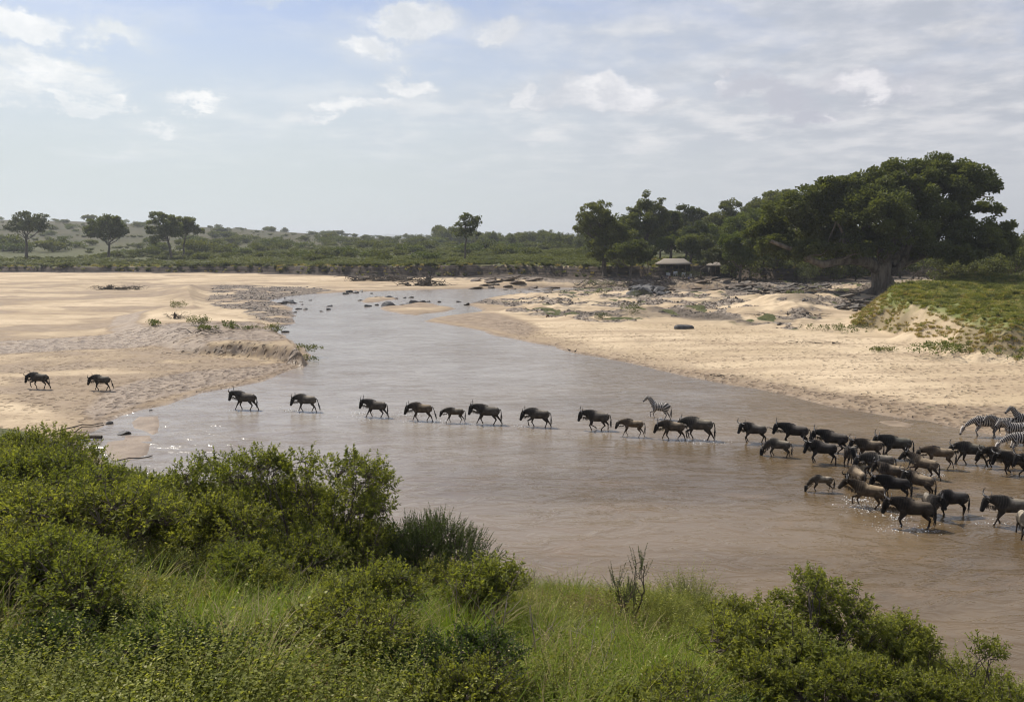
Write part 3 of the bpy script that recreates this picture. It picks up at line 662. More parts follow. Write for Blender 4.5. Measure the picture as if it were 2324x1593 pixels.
img_tree('riverside_tree', 'dark leafy tree in front of the second tent, left edge of the fig', 'tree', 195, (400, 800), [(350, 650, 80, 60), (400, 690, 90, 70), (300, 640, 50, 40), (430, 740, 80, 60), (330, 720, 50, 60), (480, 720, 80, 80)], c4, 9000, .32, 15, M_treeg, trunk_r=.35)
img_tree('riverside_tree', 'leaning olive green bush tree covering the front of the second tent', 'tree', 198, (130, 790), [(215, 735, 66, 36), (180, 755, 45, 26), (240, 770, 66, 26), (270, 750, 40, 40)], c4, 3500, .30, 16, M_pale, trunk_r=.14)
img_tree('riverside_tree', 'dark crown filling the wood between the tents', 'tree', 222, (60, 740), [(60, 650, 80, 60), (120, 690, 70, 60), (20, 680, 50, 50), (160, 640, 60, 50)], c4, 6500, .34, 17, M_tree, trunk_r=.4)
img_tree('riverside_tree', 'green tree crown in the gap between wood and giant fig', 'tree', 240, (430, 700), [(430, 520, 110, 66), (380, 560, 100, 80), (510, 480, 80, 60), (200, 590, 90, 60)], c4, 8000, .38, 18, M_treeg, trunk_r=.4)
img_tree('riverside_tree', 'low dark tree hanging over the bank at the foot of the big dark tree', 'tree', 200, (1640, 690), [(1560, 600, 90, 60), (1640, 620, 90, 80), (1700, 560, 60, 60), (1740, 640, 70, 60), (1480, 640, 60, 40)], c3, 7500, .30, 19, M_tree, trunk_r=.35)
img_tree('riverside_tree', 'small pale green tree lit at the foot of the feathery tree', 'tree', 205, (1795, 690), [(1800, 595, 44, 38), (1790, 640, 50, 30), (1830, 610, 30, 30)], c3, 1800, .30, 20, M_pale, trunk_r=.15)
img_tree('riverside_tree', 'pale yellow green sapling inside the shade of the big dark tree', 'tree', 203, (1520, 660), [(1510, 575, 55, 26), (1540, 590, 40, 22), (1480, 600, 30, 18)], c3, 1400, .28, 21, M_pale, trunk_r=.12)
img_tree('riverside_tree', 'dark round tree filling the wood between feathery tree and tent', 'tree', 262, (1900, 620), [(1900, 480, 100, 90), (1960, 540, 90, 60)], c3, 5500, .38, 22, M_tree, trunk_r=.35)
img_tree('riverside_tree', 'dark tree directly behind the tent roof', 'tree', 262, (2130, 600), [(2080, 500, 90, 60), (2170, 520, 90, 60), (2250, 560, 90, 60), (2010, 560, 70, 50)], c3, 6000, .38, 23, M_tree, trunk_r=.35)

# the giant fig
figL = [(1700, 190, 240, 105), (1500, 225, 230, 110), (1900, 245, 190, 120), (1250, 285, 240, 110), (1050, 300, 150, 88), (1990, 330, 130, 120), (2085, 420, 80, 55), (700, 420, 130, 85), (870, 390, 150, 110), (560, 560, 115, 85),
        (720, 560, 190, 120), (1000, 460, 230, 140), (1300, 450, 250, 150), (1560, 440, 220, 160), (1800, 480, 150, 130), (1000, 630, 190, 95), (1250, 630, 190, 90), (1520, 600, 180, 90), (1780, 640, 180, 90), (2000, 600, 160, 95), (2150, 590, 100, 80),
        (2200, 655, 70, 60), (600, 690, 110, 50), (900, 690, 120, 40), (1160, 700, 140, 42), (1620, 690, 150, 55), (1820, 710, 150, 50), (1000, 720, 90, 30), (760, 740, 90, 36), (1300, 690, 120, 50), (1900, 740, 120, 40), (2100, 690, 100, 50), (1480, 690, 90, 50), (650, 650, 120, 45), (490, 610, 75, 55), (850, 680, 110, 40), (1450, 330, 200, 120), (1950, 680, 120, 50), (1660, 300, 220, 120), (1150, 400, 180, 110)]
rngf = np.random.default_rng(77); YF = 150.0
fb = np.array([PD(*c4(1375, 1000), YF)[0], YF, 0.0]); fb[2] = tz(fb[0], YF) - .2
lob = []
for (x, y, rx, ry) in figL:
    e = np.clip(1 - ((x - 1400) / 950.0) ** 2, .15, 1); dy = rngf.uniform(-10, 9) * e * (1 if y > 250 else .5)
    c = PD(*c4(x, y), YF + dy); s = (YF + dy) / F * .334
    lob.append((c - fb, (rx * s * 1.03, rx * s * .8, ry * s * 1.08)))
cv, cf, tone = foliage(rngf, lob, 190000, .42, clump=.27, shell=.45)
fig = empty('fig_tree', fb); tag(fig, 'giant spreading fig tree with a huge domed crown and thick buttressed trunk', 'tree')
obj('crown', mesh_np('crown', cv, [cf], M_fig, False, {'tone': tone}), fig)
def fp(x, y, dy=0): return PD(*c4(x, y), YF + dy) - fb
base = fp(1375, 1000); tp = []
tp.append((np.array([[0, 0, -1.0], fp(1372, 960), fp(1360, 905), fp(1352, 860), fp(1372, 815), fp(1390, 770)]), np.array([3.3, 2.2, 1.85, 1.75, 1.5, 1.0])))
for (pts, rr) in [([(1340, 850, 0), (1290, 800, -1), (1230, 775, -2), (1150, 768, -3), (1060, 778, -4), (960, 800, -5), (890, 778, -5), (800, 715, -5), (700, 680, -5), (600, 640, -5)], (1.15, .3)),
                  ([(1400, 850, 0), (1440, 845, 1), (1490, 800, 1), (1525, 730, 2), (1560, 640, 2), (1620, 520, 2)], (.95, .3)), ([(1370, 800, 0), (1350, 700, 2), (1300, 600, 3), (1200, 480, 4), (1150, 360, 5)], (.9, .2)),
                  ([(1380, 790, 0), (1420, 680, -3), (1480, 520, -4), (1500, 360, -4), (1560, 240, -3)], (.9, .2)), ([(1400, 840, 1), (1520, 790, 4), (1680, 720, 6), (1850, 640, 6), (2000, 560, 5), (2140, 600, 4)], (.8, .2)),
                  ([(1350, 830, 2), (1260, 740, 6), (1120, 650, 8), (960, 560, 8), (760, 470, 6)], (.8, .2)), ([(1420, 800, 0), (1560, 620, 5), (1750, 460, 6), (1900, 330, 5), (2000, 330, 4)], (.7, .2)), ([(1200, 770, -2), (1180, 690, -4), (1100, 600, -5), (1050, 500, -6)], (.5, .15))]:
    q = np.array([fp(*p) for p in pts]); tp.append((q, np.linspace(rr[0], rr[1], len(q))))
    for k in range(9):
        i = rngf.integers(2, len(q)); L = lob[rngf.integers(len(lob))]
        j = min(range(len(lob)), key=lambda a: np.linalg.norm(lob[a][0] - q[i]) + rngf.random() * 8)
        tp.append(limb(rngf, q[i], lob[j][0] + rngf.normal(size=3) * np.array(lob[j][1]) * .5, rr[1] * .8, .04, .2, 7, -.05))
for k in range(10):
    a = k * .63 + rngf.random() * .3; L = rngf.uniform(3.5, 7)
    q = np.array([[math.cos(a) * .6, math.sin(a) * .6, 2.6], [math.cos(a) * 1.9, math.sin(a) * 1.9, 1.0], [math.cos(a) * L * .7, math.sin(a) * L * .7, .15], [math.cos(a) * L, math.sin(a) * L, -.7]])
    tp.append((q, [1.0, .8, .42, .12]))
V, fc = tubes(tp, 10); obj('trunk', mesh_np('trunk', V, [fc], M_figbark, True), fig)

# ------------------------------------------------------------------ scrub bushes on the far plain, as copies of a few grown shapes
def bush_proto(seed, w, h, nleaf, size, mat, name='scrub_bush', cat='bush', label='', group=None, depthk=1.0):
    rng = np.random.default_rng(seed); L = []
    for k in range(7):
        a = rng.random() * 6.28; r = rng.random() ** .5 * w * .5
        L.append(((math.cos(a) * r, math.sin(a) * r * depthk, h * rng.uniform(.35, .68)), (w * rng.uniform(.22, .34),) * 2 + (h * rng.uniform(.26, .36),)))
    return make_tree(name, (0, 0, 0), L, h * .3, .05 * h, nleaf, size, mat, M_bark, seed, label, cat, group, spread=1, shell=.35)
rb_ = np.random.default_rng(5)
protos = [bush_proto(200 + i, 5.5 + i * .5, 3.4, 1300, .42, [M_scrub, M_tree, M_scrub, M_treeg][i % 4]) for i in range(4)]
G_b = 'scrub bushes on the far plain'
bushes = []
LB = {0: 'green scrub bush on the plain beyond the far river bank, one of many', 1: 'lone dark bush dotted on the dry grassy hillside'}
def put_bush(x, y, s, kind, i):
    p = protos[i % 4]; o = copy_tree(p); o.location = (x, y, tz(x, y) - .15); o.rotation_euler = (0, 0, rb_.random() * 6.28)
    o.scale = (s * rb_.uniform(.85, 1.25), s, s * rb_.uniform(.8, 1.15)); tag(o, LB[kind], 'bush', ['scrub bushes on the far plain', 'dark bushes dotted over the dry hill'][kind]); bushes.append(o)
i = 0
for (u, v, Y, s) in [(20, 545, 420, 2.4), (60, 548, 420, 1.6), (118, 548, 410, 2.3), (171, 540, 450, 1.2), (130, 540, 430, 1.7), (265, 562, 345, 1.1), (240, 562, 345, .9), (286, 556, 380, .9), (311, 546, 450, 1.0), (310, 566, 360, 1.1), (335, 564, 360, 1.4), (355, 540, 420, 1.5), (350, 566, 358, 1.2), (365, 548, 400, 1.4), (460, 562, 380, 2.0), (480, 560, 390, 1.3), (505, 562, 390, 1.5), (530, 560, 390, 1.4), (208, 532, 480, 1.1), (30, 552, 400, 1.5), (5, 548, 420, 2.0), (385, 566, 345, 1.0), (418, 565, 350, .9)]:
    c = PD(u, v, Y); put_bush(c[0], Y, s, 0, i); i += 1
for k in range(150):                                               # scrub belt
    Y = rb_.uniform(262, 620) ; u = rb_.uniform(430, 1340); x = (u - CX) / F * Y
    if Y < 300 and u < 700: continue
    put_bush(x, Y, rb_.uniform(.6, 1.25) * (1 + (Y - 250) / 500), 0, i); i += 1
for k in range(125):                                                # hillside dots
    Y = rb_.uniform(480, 1050); u = rb_.uniform(-40, 1020); x = (u - CX) / F * Y
    put_bush(x, Y, rb_.uniform(.45, 1.2) * (1 + (Y - 450) / 900), 1, i); i += 1
for p in protos:
    for c in list(p.children): bpy.data.objects.remove(c)
    bpy.data.objects.remove(p)

# distant woodland edge
tprotos = []
for k in range(4):
    rng = np.random.default_rng(300 + k); L = []
    for j in range(6):
        a = rng.random() * 6.28; r = rng.random() ** .5 * 4.5
        L.append(((math.cos(a) * r, math.sin(a) * r, rng.uniform(5, 10.5)), (rng.uniform(2.4, 3.6),) * 2 + (rng.uniform(1.6, 2.8),)))
    L.append(((0, 0, 4.5), (4.6, 4.6, 2.6)))
    tprotos.append(make_tree('woodland_tree', (0, 0, 0), L, 3.5, .35, 1500, .75, M_tree, M_bark, 300 + k, '', 'tree', None, spread=1, shell=.3))
def put_tree(x, y, s, k, label, group):
    o = copy_tree(tprotos[k % 4]); o.location = (x, y, tz(x, y) - .2); o.rotation_euler = (0, 0, rb_.random() * 6.28); o.scale = (s, s, s * rb_.uniform(.85, 1.15)); tag(o, label, 'tree', group)
for k in range(60):
    u = rb_.uniform(995, 1345); Y = np.interp(u, [995, 1150, 1345], [620, 520, 400]) + rb_.uniform(-40, 60)
    h = np.interp(u, [995, 1040, 1100, 1150, 1165, 1200, 1300, 1345], [11, 12, 9.5, 8, 9, 10.5, 11, 12]) * Y / 560
    put_tree((u - CX) / F * Y, Y, h / 12.0, k, 'hazy blue green tree in the distant woodland edge right of the lone tall tree', 'trees of the distant woodland edge')
for k in range(44):
    u = rb_.uniform(1330, 2050); Y = rb_.uniform(285, 380)
    put_tree((u - CX) / F * Y, Y, rb_.uniform(.9, 1.3), k, 'dark tree deep in the wood behind the tents', 'trees deep in the riverside wood')
for k, (u, v, Y, s) in enumerate([(2150, 610, 215, .55), (2230, 600, 200, .6), (2290, 600, 180, .55), (2330, 590, 190, .75), (2100, 612, 230, .6), (2380, 590, 200, .8), (2450, 590, 200, .9), (2250, 590, 250, .8), (2350, 560, 300, 1.0), (2550, 590, 220, 1), (2190, 600, 230, .6), (2400, 600, 260, 1), (2180, 0, 176, .5), (2240, 0, 172, .5), (2300, 0, 168, .55), (2350, 0, 174, .6), (2130, 0, 188, .6), (2270, 0, 190, .75), (2340, 0, 210, .9), (2210, 0, 205, .8)]):
    put_tree((u - CX) / F * Y, Y, s, k, 'dark leafy tree low on the bank behind the right side of the giant fig', 'low trees behind the right side of the fig')
for k, (u, Y, s) in enumerate([(1760, 202, .6), (1830, 198, .55), (1700, 201, .6), (1890, 202, .6), (1940, 206, .6), (2010, 210, .65), (2070, 206, .6), (1660, 206, .6), (1730, 206, .75), (1800, 208, .8), (1860, 210, .75), (1980, 214, .8), (2110, 205, .65), (1680, 214, .8), (2040, 220, .9), (1920, 216, .9)]):
    put_tree((u - CX) / F * Y, Y, s, k, 'dark low tree on the bank top behind the fig trunk', 'low trees on the bank behind the fig trunk')
for (u, Y, s) in [(752, 900, .0)]: pass
for p in tprotos:
    for c in list(p.children): bpy.data.objects.remove(c)
    bpy.data.objects.remove(p)
img_tree('acacia_tree', 'tiny flat topped acacia far off on the plain below the blue hills', 'tree', 900, (1683, 530), [(1683, 503, 16, 5)], c2, 160, 1.2, 41, M_tree, trunk_r=.4, spread=1)
img_tree('acacia_tree', 'distant bushy acacia on the plain left of the woodland edge', 'tree', 700, (1570, 530), [(1570, 512, 40, 16), (1545, 518, 24, 10)], c2, 500, .9, 42, M_tree, trunk_r=.4, spread=1)

# ------------------------------------------------------------------ scattering for ground cover (stuff)
def scatter(name, label_kind, pts, rots, scl, var, sources, parent=None):
    """ONE object whose geometry nodes set a source mesh on each point"""
    me = bpy.data.meshes.new(name); me.vertices.add(len(pts)); me.vertices.foreach_set('co', np.asarray(pts, np.float32).ravel())
    a = me.attributes.new('rot', 'FLOAT_VECTOR', 'POINT'); a.data.foreach_set('vector', np.asarray(rots, np.float32).ravel())
    a = me.attributes.new('scl', 'FLOAT_VECTOR', 'POINT'); a.data.foreach_set('vector', np.asarray(scl, np.float32).ravel())
    a = me.attributes.new('var', 'INT', 'POINT'); a.data.foreach_set('value', np.asarray(var, np.int32))
    o = obj(name, me); tag(o, kind='stuff')
    ng = bpy.data.node_groups.new(name, 'GeometryNodeTree')
    ng.interface.new_socket('Geometry', in_out='INPUT', socket_type='NodeSocketGeometry'); ng.interface.new_socket('Geometry', in_out='OUTPUT', socket_type='NodeSocketGeometry')
    gi = ng.nodes.new('NodeGroupInput'); go = ng.nodes.new('NodeGroupOutput'); jn = ng.nodes.new('GeometryNodeJoinGeometry')
    def named(n, t):
        q = ng.nodes.new('GeometryNodeInputNamedAttribute'); q.data_type = t; q.inputs['Name'].default_value = n
        return [s for s in q.outputs if s.enabled and s.name == 'Attribute'][0]
    for k, src in enumerate(sources):
        so = bpy.data.objects.new(name + '_source', src)
        oi = ng.nodes.new('GeometryNodeObjectInfo'); oi.inputs['Object'].default_value = so; oi.transform_space = 'ORIGINAL'
        cmp_ = ng.nodes.new('FunctionNodeCompare'); cmp_.data_type = 'INT'; cmp_.operation = 'EQUAL'
        ints = [s for s in cmp_.inputs if s.type == 'INT']
        ng.links.new(named('var', 'INT'), ints[0]); ints[1].default_value = k
        ip = ng.nodes.new('GeometryNodeInstanceOnPoints')
        ng.links.new(gi.outputs[0], ip.inputs['Points']); ng.links.new(cmp_.outputs[0], ip.inputs['Selection'])
        ng.links.new(oi.outputs['Geometry'], ip.inputs['Instance'])
        e2r = ng.nodes.new('FunctionNodeEulerToRotation'); ng.links.new(named('rot', 'FLOAT_VECTOR'), e2r.inputs[0]); ng.links.new(e2r.outputs[0], ip.inputs['Rotation'])
        ng.links.new(named('scl', 'FLOAT_VECTOR'), ip.inputs['Scale']); ng.links.new(ip.outputs[0], jn.inputs[0])
    ng.links.new(jn.outputs[0], go.inputs[0])
    md = o.modifiers.new('scatter', 'NODES'); md.node_group = ng
    return o
def weed_mesh(seed, h, nst, lpt, L, W, mat, lean=.35, name='weed'):
    rng = np.random.default_rng(seed); Pt = []; Dr = []; To = []; Ls = []; pth = []
    for k in range(nst):
        a = rng.random() * 6.28; r = rng.random() ** .5 * h * .45; hh = h * rng.uniform(.55, 1.0)
        b = np.array([math.cos(a) * r * .4, math.sin(a) * r * .4, -.05]); e = np.array([math.cos(a) * r * 1.5, math.sin(a) * r * 1.5, hh])
        t = np.linspace(0, 1, 5)[:, None]; p = b + (e - b) * t + np.array([math.cos(a), math.sin(a), 0]) * (t ** 2) * h * lean * rng.random() + rng.normal(size=3) * .05 * t
        pth.append((p[:4], np.linspace(.0035, .002, 4) * h)); tone = rng.random() * .5
        for j in range(lpt):
            q = .2 + .8 * (j + rng.random()) / lpt; i0 = min(int(q * 4), 3); f = q * 4 - i0; c = p[i0] * (1 - f) + p[i0 + 1] * f
            b_ = rng.random() * 6.28; up = .15 + .9 * q ** 3
            Pt.append(c); Dr.append((math.cos(b_), math.sin(b_), up * rng.uniform(.2, 1.3) - .2)); Ls.append(L * rng.uniform(.6, 1.25) * (1.15 - .55 * q ** 3))
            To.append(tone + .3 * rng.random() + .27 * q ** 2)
    Ls = np.array(Ls); V, Fc = leaves(rng, np.array(Pt), np.array(Dr), Ls, Ls * W, .18, .9)
    tv, tf = tubes(pth, 3)
    me = mesh_np(name, np.vstack([V, tv]), [Fc, tf + len(V)], mat, False, {'tone': np.concatenate([np.repeat(np.clip(To, 0, 1), 4), np.full(len(tv), .05)])})
    return me
def tuft_mesh(seed, h, n, wd, mat, spread=.25, droop=.6, name='tuft', tone0=0.0, tone1=.85):
    rng = np.random.default_rng(seed); m = 6
    a = rng.random(n) * 6.28; r = rng.random(n) ** .5 * spread; hh = h * rng.uniform(.45, 1.0, n); out_ = rng.uniform(.15, 1.0, n) * droop * hh
    b = np.stack([np.cos(a) * r, np.sin(a) * r, np.full(n, -.03)], 1); a2 = a + rng.normal(size=n) * .6; dr = np.stack([np.cos(a2), np.sin(a2), 0 * a], 1); sd = np.stack([-np.sin(a2), np.cos(a2), 0 * a], 1)
    Vs = []
    for i in range(m):
        t = i / (m - 1); c = b + dr * (out_ * t ** 2.2)[:, None] + np.array([0, 0, 1]) * (hh * (t - .28 * droop * t ** 3))[:, None]
        w_ = wd * (1 - t ** 1.6) * .5 + .0006
        Vs += [c - sd * w_, c + sd * w_]
    V = np.stack(Vs, 1).reshape(-1, 3); i = np.arange(n)[:, None] * (2 * m)
    Fc = np.concatenate([i + np.array([[2 * k, 2 * k + 1, 2 * k + 3, 2 * k + 2]]) for k in range(m - 1)])
    tone = np.clip(tone0 + (tone1 - tone0) * rng.random(n), 0, 1); tone = np.where(rng.random(n) < .07, .95, tone)
    return mesh_np(name, V, [Fc], mat, False, {'tone': np.repeat(tone, 2 * m)})
def field(n, fx, fy, seed):
    rng = np.random.default_rng(seed); Y = fy(rng.random(n)); X = fx(rng.random(n), Y); return rng, X, Y
def rs(rng, n, tilt=.12): return np.stack([rng.normal(size=n) * tilt, rng.normal(size=n) * tilt, rng.random(n) * 6.28], 1)

# near bank undergrowth
weeds = [weed_mesh(400 + k, .62 + .10 * k, 40, 32, [.036, .050, .032, .042, .030][k], [.5, .42, .62, .45, .7][k], [M_weed, M_shrub, M_weed, M_weed, M_shrub][k]) for k in range(5)] + [weed_mesh(408, .75, 34, 16, .05, .35, M_reed)]
rng, X, Y = field(15000, lambda r, y: (r * 2 - 1) * (y * .74 + 5), lambda r: 4.5 + 33 * r ** .8, 9)
z, gr_, _, _, _, _, _, _, _, nsd, _, _, _ = terrain(X, Y, True)
gpatch = fbm(X / 2.6, Y / 2.6, 101, 3)
du = CX + X / Y * F
grassy = np.maximum(sst(gpatch, .18, .34), sst(.9 - np.hypot((X - 2.2) / 5.0, (Y - 24) / 3.2), 0, .3))
grassy = np.maximum(grassy, sst(1 - np.hypot((X + 3.6) / 1.6, (Y - 12) / 2.2), 0, .4))
k = (nsd > .35) & (rng.random(len(X)) > grassy * .93)
n = k.sum(); hs = np.clip(.72 + 1.15 * fbm(X[k] / 1.7, Y[k] / 1.7, 111, 3) + .16 * rng.normal(size=n), .30, 1.75) * sst(nsd[k], 0, 2.2) ** .5
wv_ = np.clip(np.floor(2.5 + 5.5 * fbm(X[k] / 2.2, Y[k] / 2.2, 117, 2) + rng.normal(size=n) * .7), 0, 4)
brown = (fbm(X[k] / 1.6, Y[k] / 1.6, 119, 3) > .22) & (rng.random(n) < .5) | (rng.random(n) < .05); wv_ = np.where(brown, 5, wv_)
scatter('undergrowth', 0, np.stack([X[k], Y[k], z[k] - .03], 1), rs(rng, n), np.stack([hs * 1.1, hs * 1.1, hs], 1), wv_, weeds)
# grass among it
tufts_ = [tuft_mesh(420 + k, .75, 60, .012, M_grass, .22, 1.0) for k in range(3)] + [tuft_mesh(430, .8, 45, .012, M_dry, .18, .9)]
rng, X, Y = field(16000, lambda r, y: (r * 2 - 1) * (y * .74 + 5), lambda r: 4.5 + 33 * r ** .8, 19)
z, gr_, _, _, _, _, _, _, _, nsd, _, _, _ = terrain(X, Y, True)
gpatch = fbm(X / 2.6, Y / 2.6, 101, 3)
grassy = np.maximum(np.maximum(sst(1.1 - np.hypot((X + 14.3) / 2.0, (Y - 27) / 1.8), 0, .3), sst(1.1 - np.hypot((X + 13.4) / 1.5, (Y - 21.5) / 1.5), 0, .3)), sst(gpatch, .10, .30))
grassy = np.maximum(grassy, sst(.95 - np.hypot((X - 2.2) / 5.4, (Y - 24) / 3.6), 0, .25))
grassy = np.maximum(grassy, sst(1.1 - np.hypot((X + 3.6) / 1.8, (Y - 12) / 2.6), 0, .3))
k = (nsd > .2) & (rng.random(len(X)) < grassy * .62 + .05); n = k.sum()
hs = np.clip(.8 + .25 * rng.normal(size=n), .4, 1.6) * sst(nsd[k], -.2, 1.6)
tall = sst(1.1 - np.hypot((X[k] + 3.6) / 1.8, (Y[k] - 12) / 2.6), 0, .5); hs = hs * (1 + .25 * tall)
yd = fbm(X[k] / 3, Y[k] / 3, 121, 2)
var = np.where(rng.random(n) < np.clip(.10 + .5 * (yd > .25), 0, 1), 3, rng.integers(0, 3, n))
Xa, Ya, za, ha, va = X[k], Y[k], z[k], hs, var
Yc = rng.uniform(9, 27, 1400); uc = rng.uniform(-150, 1000, 1400); Xc = (uc - CX) / F * Yc; zc = terrain(Xc, Yc); kc = (fbm(Xc / 1.3, Yc / 1.3, 171, 2) > .12) & (zc > .3)
Xa = np.concatenate([Xa, Xc[kc]]); Ya = np.concatenate([Ya, Yc[kc]]); za = np.concatenate([za, zc[kc]]); ha = np.concatenate([ha, rng.uniform(1.2, 1.9, kc.sum())]); va = np.concatenate([va, np.where(rng.random(kc.sum()) < .4, 3, 1)])
# tall bright tufts standing out of the tangle along the bottom
Yb = rng.uniform(7.5, 13.5, 1500); ub = rng.uniform(330, 1650, 1500); Xb = (ub - CX) / F * Yb; zb = terrain(Xb, Yb)
kb = (fbm(Xb / .9, Yb / .9, 161, 2) > .02) & (rng.random(1500) < np.interp(ub, [330, 480, 700, 900, 1650], [.3, .95, .95, .7, .55])); nb = kb.sum()
hb_ = rng.uniform(1.25, 1.95, nb); vb = np.where(rng.random(nb) < .22, 3, rng.integers(0, 3, nb))
Xa = np.concatenate([Xa, Xb[kb]]); Ya = np.concatenate([Ya, Yb[kb]]); za = np.concatenate([za, zb[kb]]); ha = np.concatenate([ha, hb_]); va = np.concatenate([va, vb]); n = len(Xa)
scatter('grass', 0, np.stack([Xa, Ya, za], 1), rs(rng, n, .12), np.stack([ha * .9, ha * .9, ha], 1), va, tufts_)
# grass fringe and low growth on the far bank and the right bank
ftuft = [tuft_mesh(440 + k, 1.0, 46, .10, M_rgrass, .5, .9, tone0=.1) for k in range(2)] + [tuft_mesh(450, 1.0, 40, .10, M_dry, .5, .9), weed_mesh(451, 1.2, 22, 12, .26, .6, M_scrub)]
rng = np.random.default_rng(31); N = 90000
Y = rng.uniform(60, 300, N); X = rng.uniform(-.72, .72, N) * Y; X[:36000] = rng.uniform(35, 115, 36000); Y[:36000] = rng.uniform(64, 165, 36000)
z, gr_, _, _, cl_, _, _, _, s_, nsd, fsd, rb, _ = terrain(X, Y, True)
k1 = (rb > .05) & (rng.random(N) < gr_ * np.where(rb > .85, 1.5, .75)) & (Y < 170)
k2 = (fsd > .8) & (fsd < 6) & (rng.random(N) < .75); k3 = (fsd >= 6) & (fsd < 60) & (rng.random(N) < .5)
k = k1 | k2 | k3; n = k.sum()
gn = fbm(X[k] / 6, Y[k] / 6, 131, 3); sc_ = np.where(k1[k], .34 + .5 * np.clip(gn, 0, 1) + .30 * sst(Y[k], 95, 130), .75 + .5 * np.clip(gn, -.5, 1)) * rng.uniform(.7, 1.25, n)
var = np.where(rng.random(n) < np.where(k2[k], .35, np.where(k1[k] & (rb[k] < .9), .75, .14)), 2, np.where((rng.random(n) < np.where(k1[k], .05, .30 + .5 * (gn > .1))), 3, rng.integers(0, 2, n)))
scatter('bank_grass', 0, np.stack([X[k], Y[k], z[k]], 1), rs(rng, n), np.stack([sc_ * 1.3, sc_ * 1.3, sc_], 1), var, ftuft)
# thick low scrub carpet of the far plain
lowscrub = [weed_mesh(460 + k, 1.6, 26, 14, .42, .7, M_scrub, .5) for k in range(3)]
N = 26000; Y = 215 + 560 * rng.random(N) ** 1.4; u = rng.uniform(-60, 1360, N); X = (u - CX) / F * Y
z, gr_, _, _, _, _, dry, _, _, _, fsd, _, _ = terrain(X, Y, True); pn = fbm(X / 22, Y / 30, 141, 4)
k = (fsd > 3) & (rng.random(N) < np.interp(u, [0, 300, 600, 800, 1360], [.25, .35, .7, .9, .95]) * sst(pn, -.35, .2)) & ((Y < np.interp(u, [0, 500, 900, 1360], [350, 400, 520, 520])) | ((Y > 380) & (rng.random(N) < .10))); n = k.sum()
q = rng.uniform(.5, 1.25, n) * (.8 + .5 * np.clip(pn[k], -.5, .8)) * np.interp(Y[k], [215, 500], [.8, 1.25])
scatter('low_scrub', 0, np.stack([X[k], Y[k], z[k] - .1], 1), rs(rng, n), np.stack([q * 1.6, q * 1.6, q], 1), rng.integers(0, 3, n), lowscrub)

# ------------------------------------------------------------------ foreground shrubs
def fg_shrub(name, label, base, lobes, ntips, L, W, mat, seed, lpt=16, stems=5, stem_r=.03, twig=.5, group=None, cat='shrub', up=.5, droop=False, gap=.0):
    rng = np.random.default_rng(seed); base = np.array(base, float); paths = []; nodes = []
    lob = [(np.array(c) - base, np.array(r)) for c, r in lobes]
    for (c, r) in lob:
        for s_ in range(max(1, stems // len(lob))):
            e = c + rng.normal(size=3) * r * .35; b = rng.normal(size=3) * np.array([.18, .18, 0]) + np.array([0, 0, -.2])
            p, rr = limb(rng, b, e, stem_r * rng.uniform(.7, 1.1), stem_r * .28, .18, 12); paths.append((p, rr)); nodes.append(p[3:])
            for j in range(3):
                q = p[rng.integers(4, 9)]; e2 = c + unit(rng.normal(size=3)) * r * .75
                pp, r2 = limb(rng, q, e2, stem_r * .45, stem_r * .15, .15, 8); paths.append((pp, r2)); nodes.append(pp[1:])
    nodes = np.vstack(nodes); vol = np.array([r[0] * r[2] for c, r in lob]); vol /= vol.sum()
    Pt, Dr, Ls, To = [], [], [], []
    for i in rng.choice(len(lob), ntips, p=vol):
        c, r = lob[i]; d = unit(rng.normal(size=3)); 
        if d[2] < -.3: d[2] *= -.5
        tip = c + d * r * (.35 + .65 * rng.random() ** .5)
        dd = np.linalg.norm(nodes - tip, axis=1) + np.maximum(0, nodes[:, 2] - tip[2]) * 2
        q = nodes[np.argmin(dd)]
        dirn = unit(unit(tip - q) * .6 + d * .4 + np.array([0, 0, up]))
        p2 = tip + dirn * twig
        if np.linalg.norm(tip - q) > .08:
            pp, r2 = limb(rng, q, tip, .009, .005, .12, 5); paths.append((pp, r2))
        tw = np.linspace(0, 1, 4)[:, None]; tw = tip + (p2 - tip) * tw - np.array([0, 0, 1]) * tw ** 2 * (.12 * twig if droop else 0); paths.append((tw, np.array([.005, .004, .003, .002])))
        ts = np.sort(rng.random(lpt)) ** .8; tone = rng.random() * .4
        S = unit(np.cross(dirn, rng.normal(size=3))); U = np.cross(dirn, S); a = rng.random(lpt) * 6.28
        Pt.append(tip + (p2 - tip) * ts[:, None]); Dr.append(S * np.cos(a)[:, None] + U * np.sin(a)[:, None] + dirn * (.25 + 1.2 * ts[:, None] ** 2) + (np.array([0, 0, -.55]) * (1 - ts[:, None]) if droop else 0))
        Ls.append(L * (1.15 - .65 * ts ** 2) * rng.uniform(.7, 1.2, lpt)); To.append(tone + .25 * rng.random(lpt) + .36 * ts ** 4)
    Pt = np.vstack(Pt); Ls = np.concatenate(Ls)
    V, Fc = leaves(rng, Pt, np.vstack(Dr), Ls, Ls * W, .18, .5)
    root = empty(name, base); tag(root, label, cat, group)
    tv, tf = tubes(paths, 4); obj('stems', mesh_np('stems', tv, [tf], M_twig, True), root)
    obj('foliage', mesh_np('foliage', V, [Fc], mat, False, {'tone': np.repeat(np.clip(np.concatenate(To), 0, 1), 4)}), root)
    return root
def lobes_at(Y, L, dk=1.0, seed=0):
    rng = np.random.default_rng(seed); o = []
    for (u, v, ru, rv) in L:
        y = Y + rng.uniform(-.5, .5) * dk; s = y / F; o.append((PD(u, v, y), (ru * s, ru * s * .9, rv * s)))
    return o
def gb(u, v, Y):
    c = PD(u, v, Y); return (c[0], Y, tz(c[0], Y))
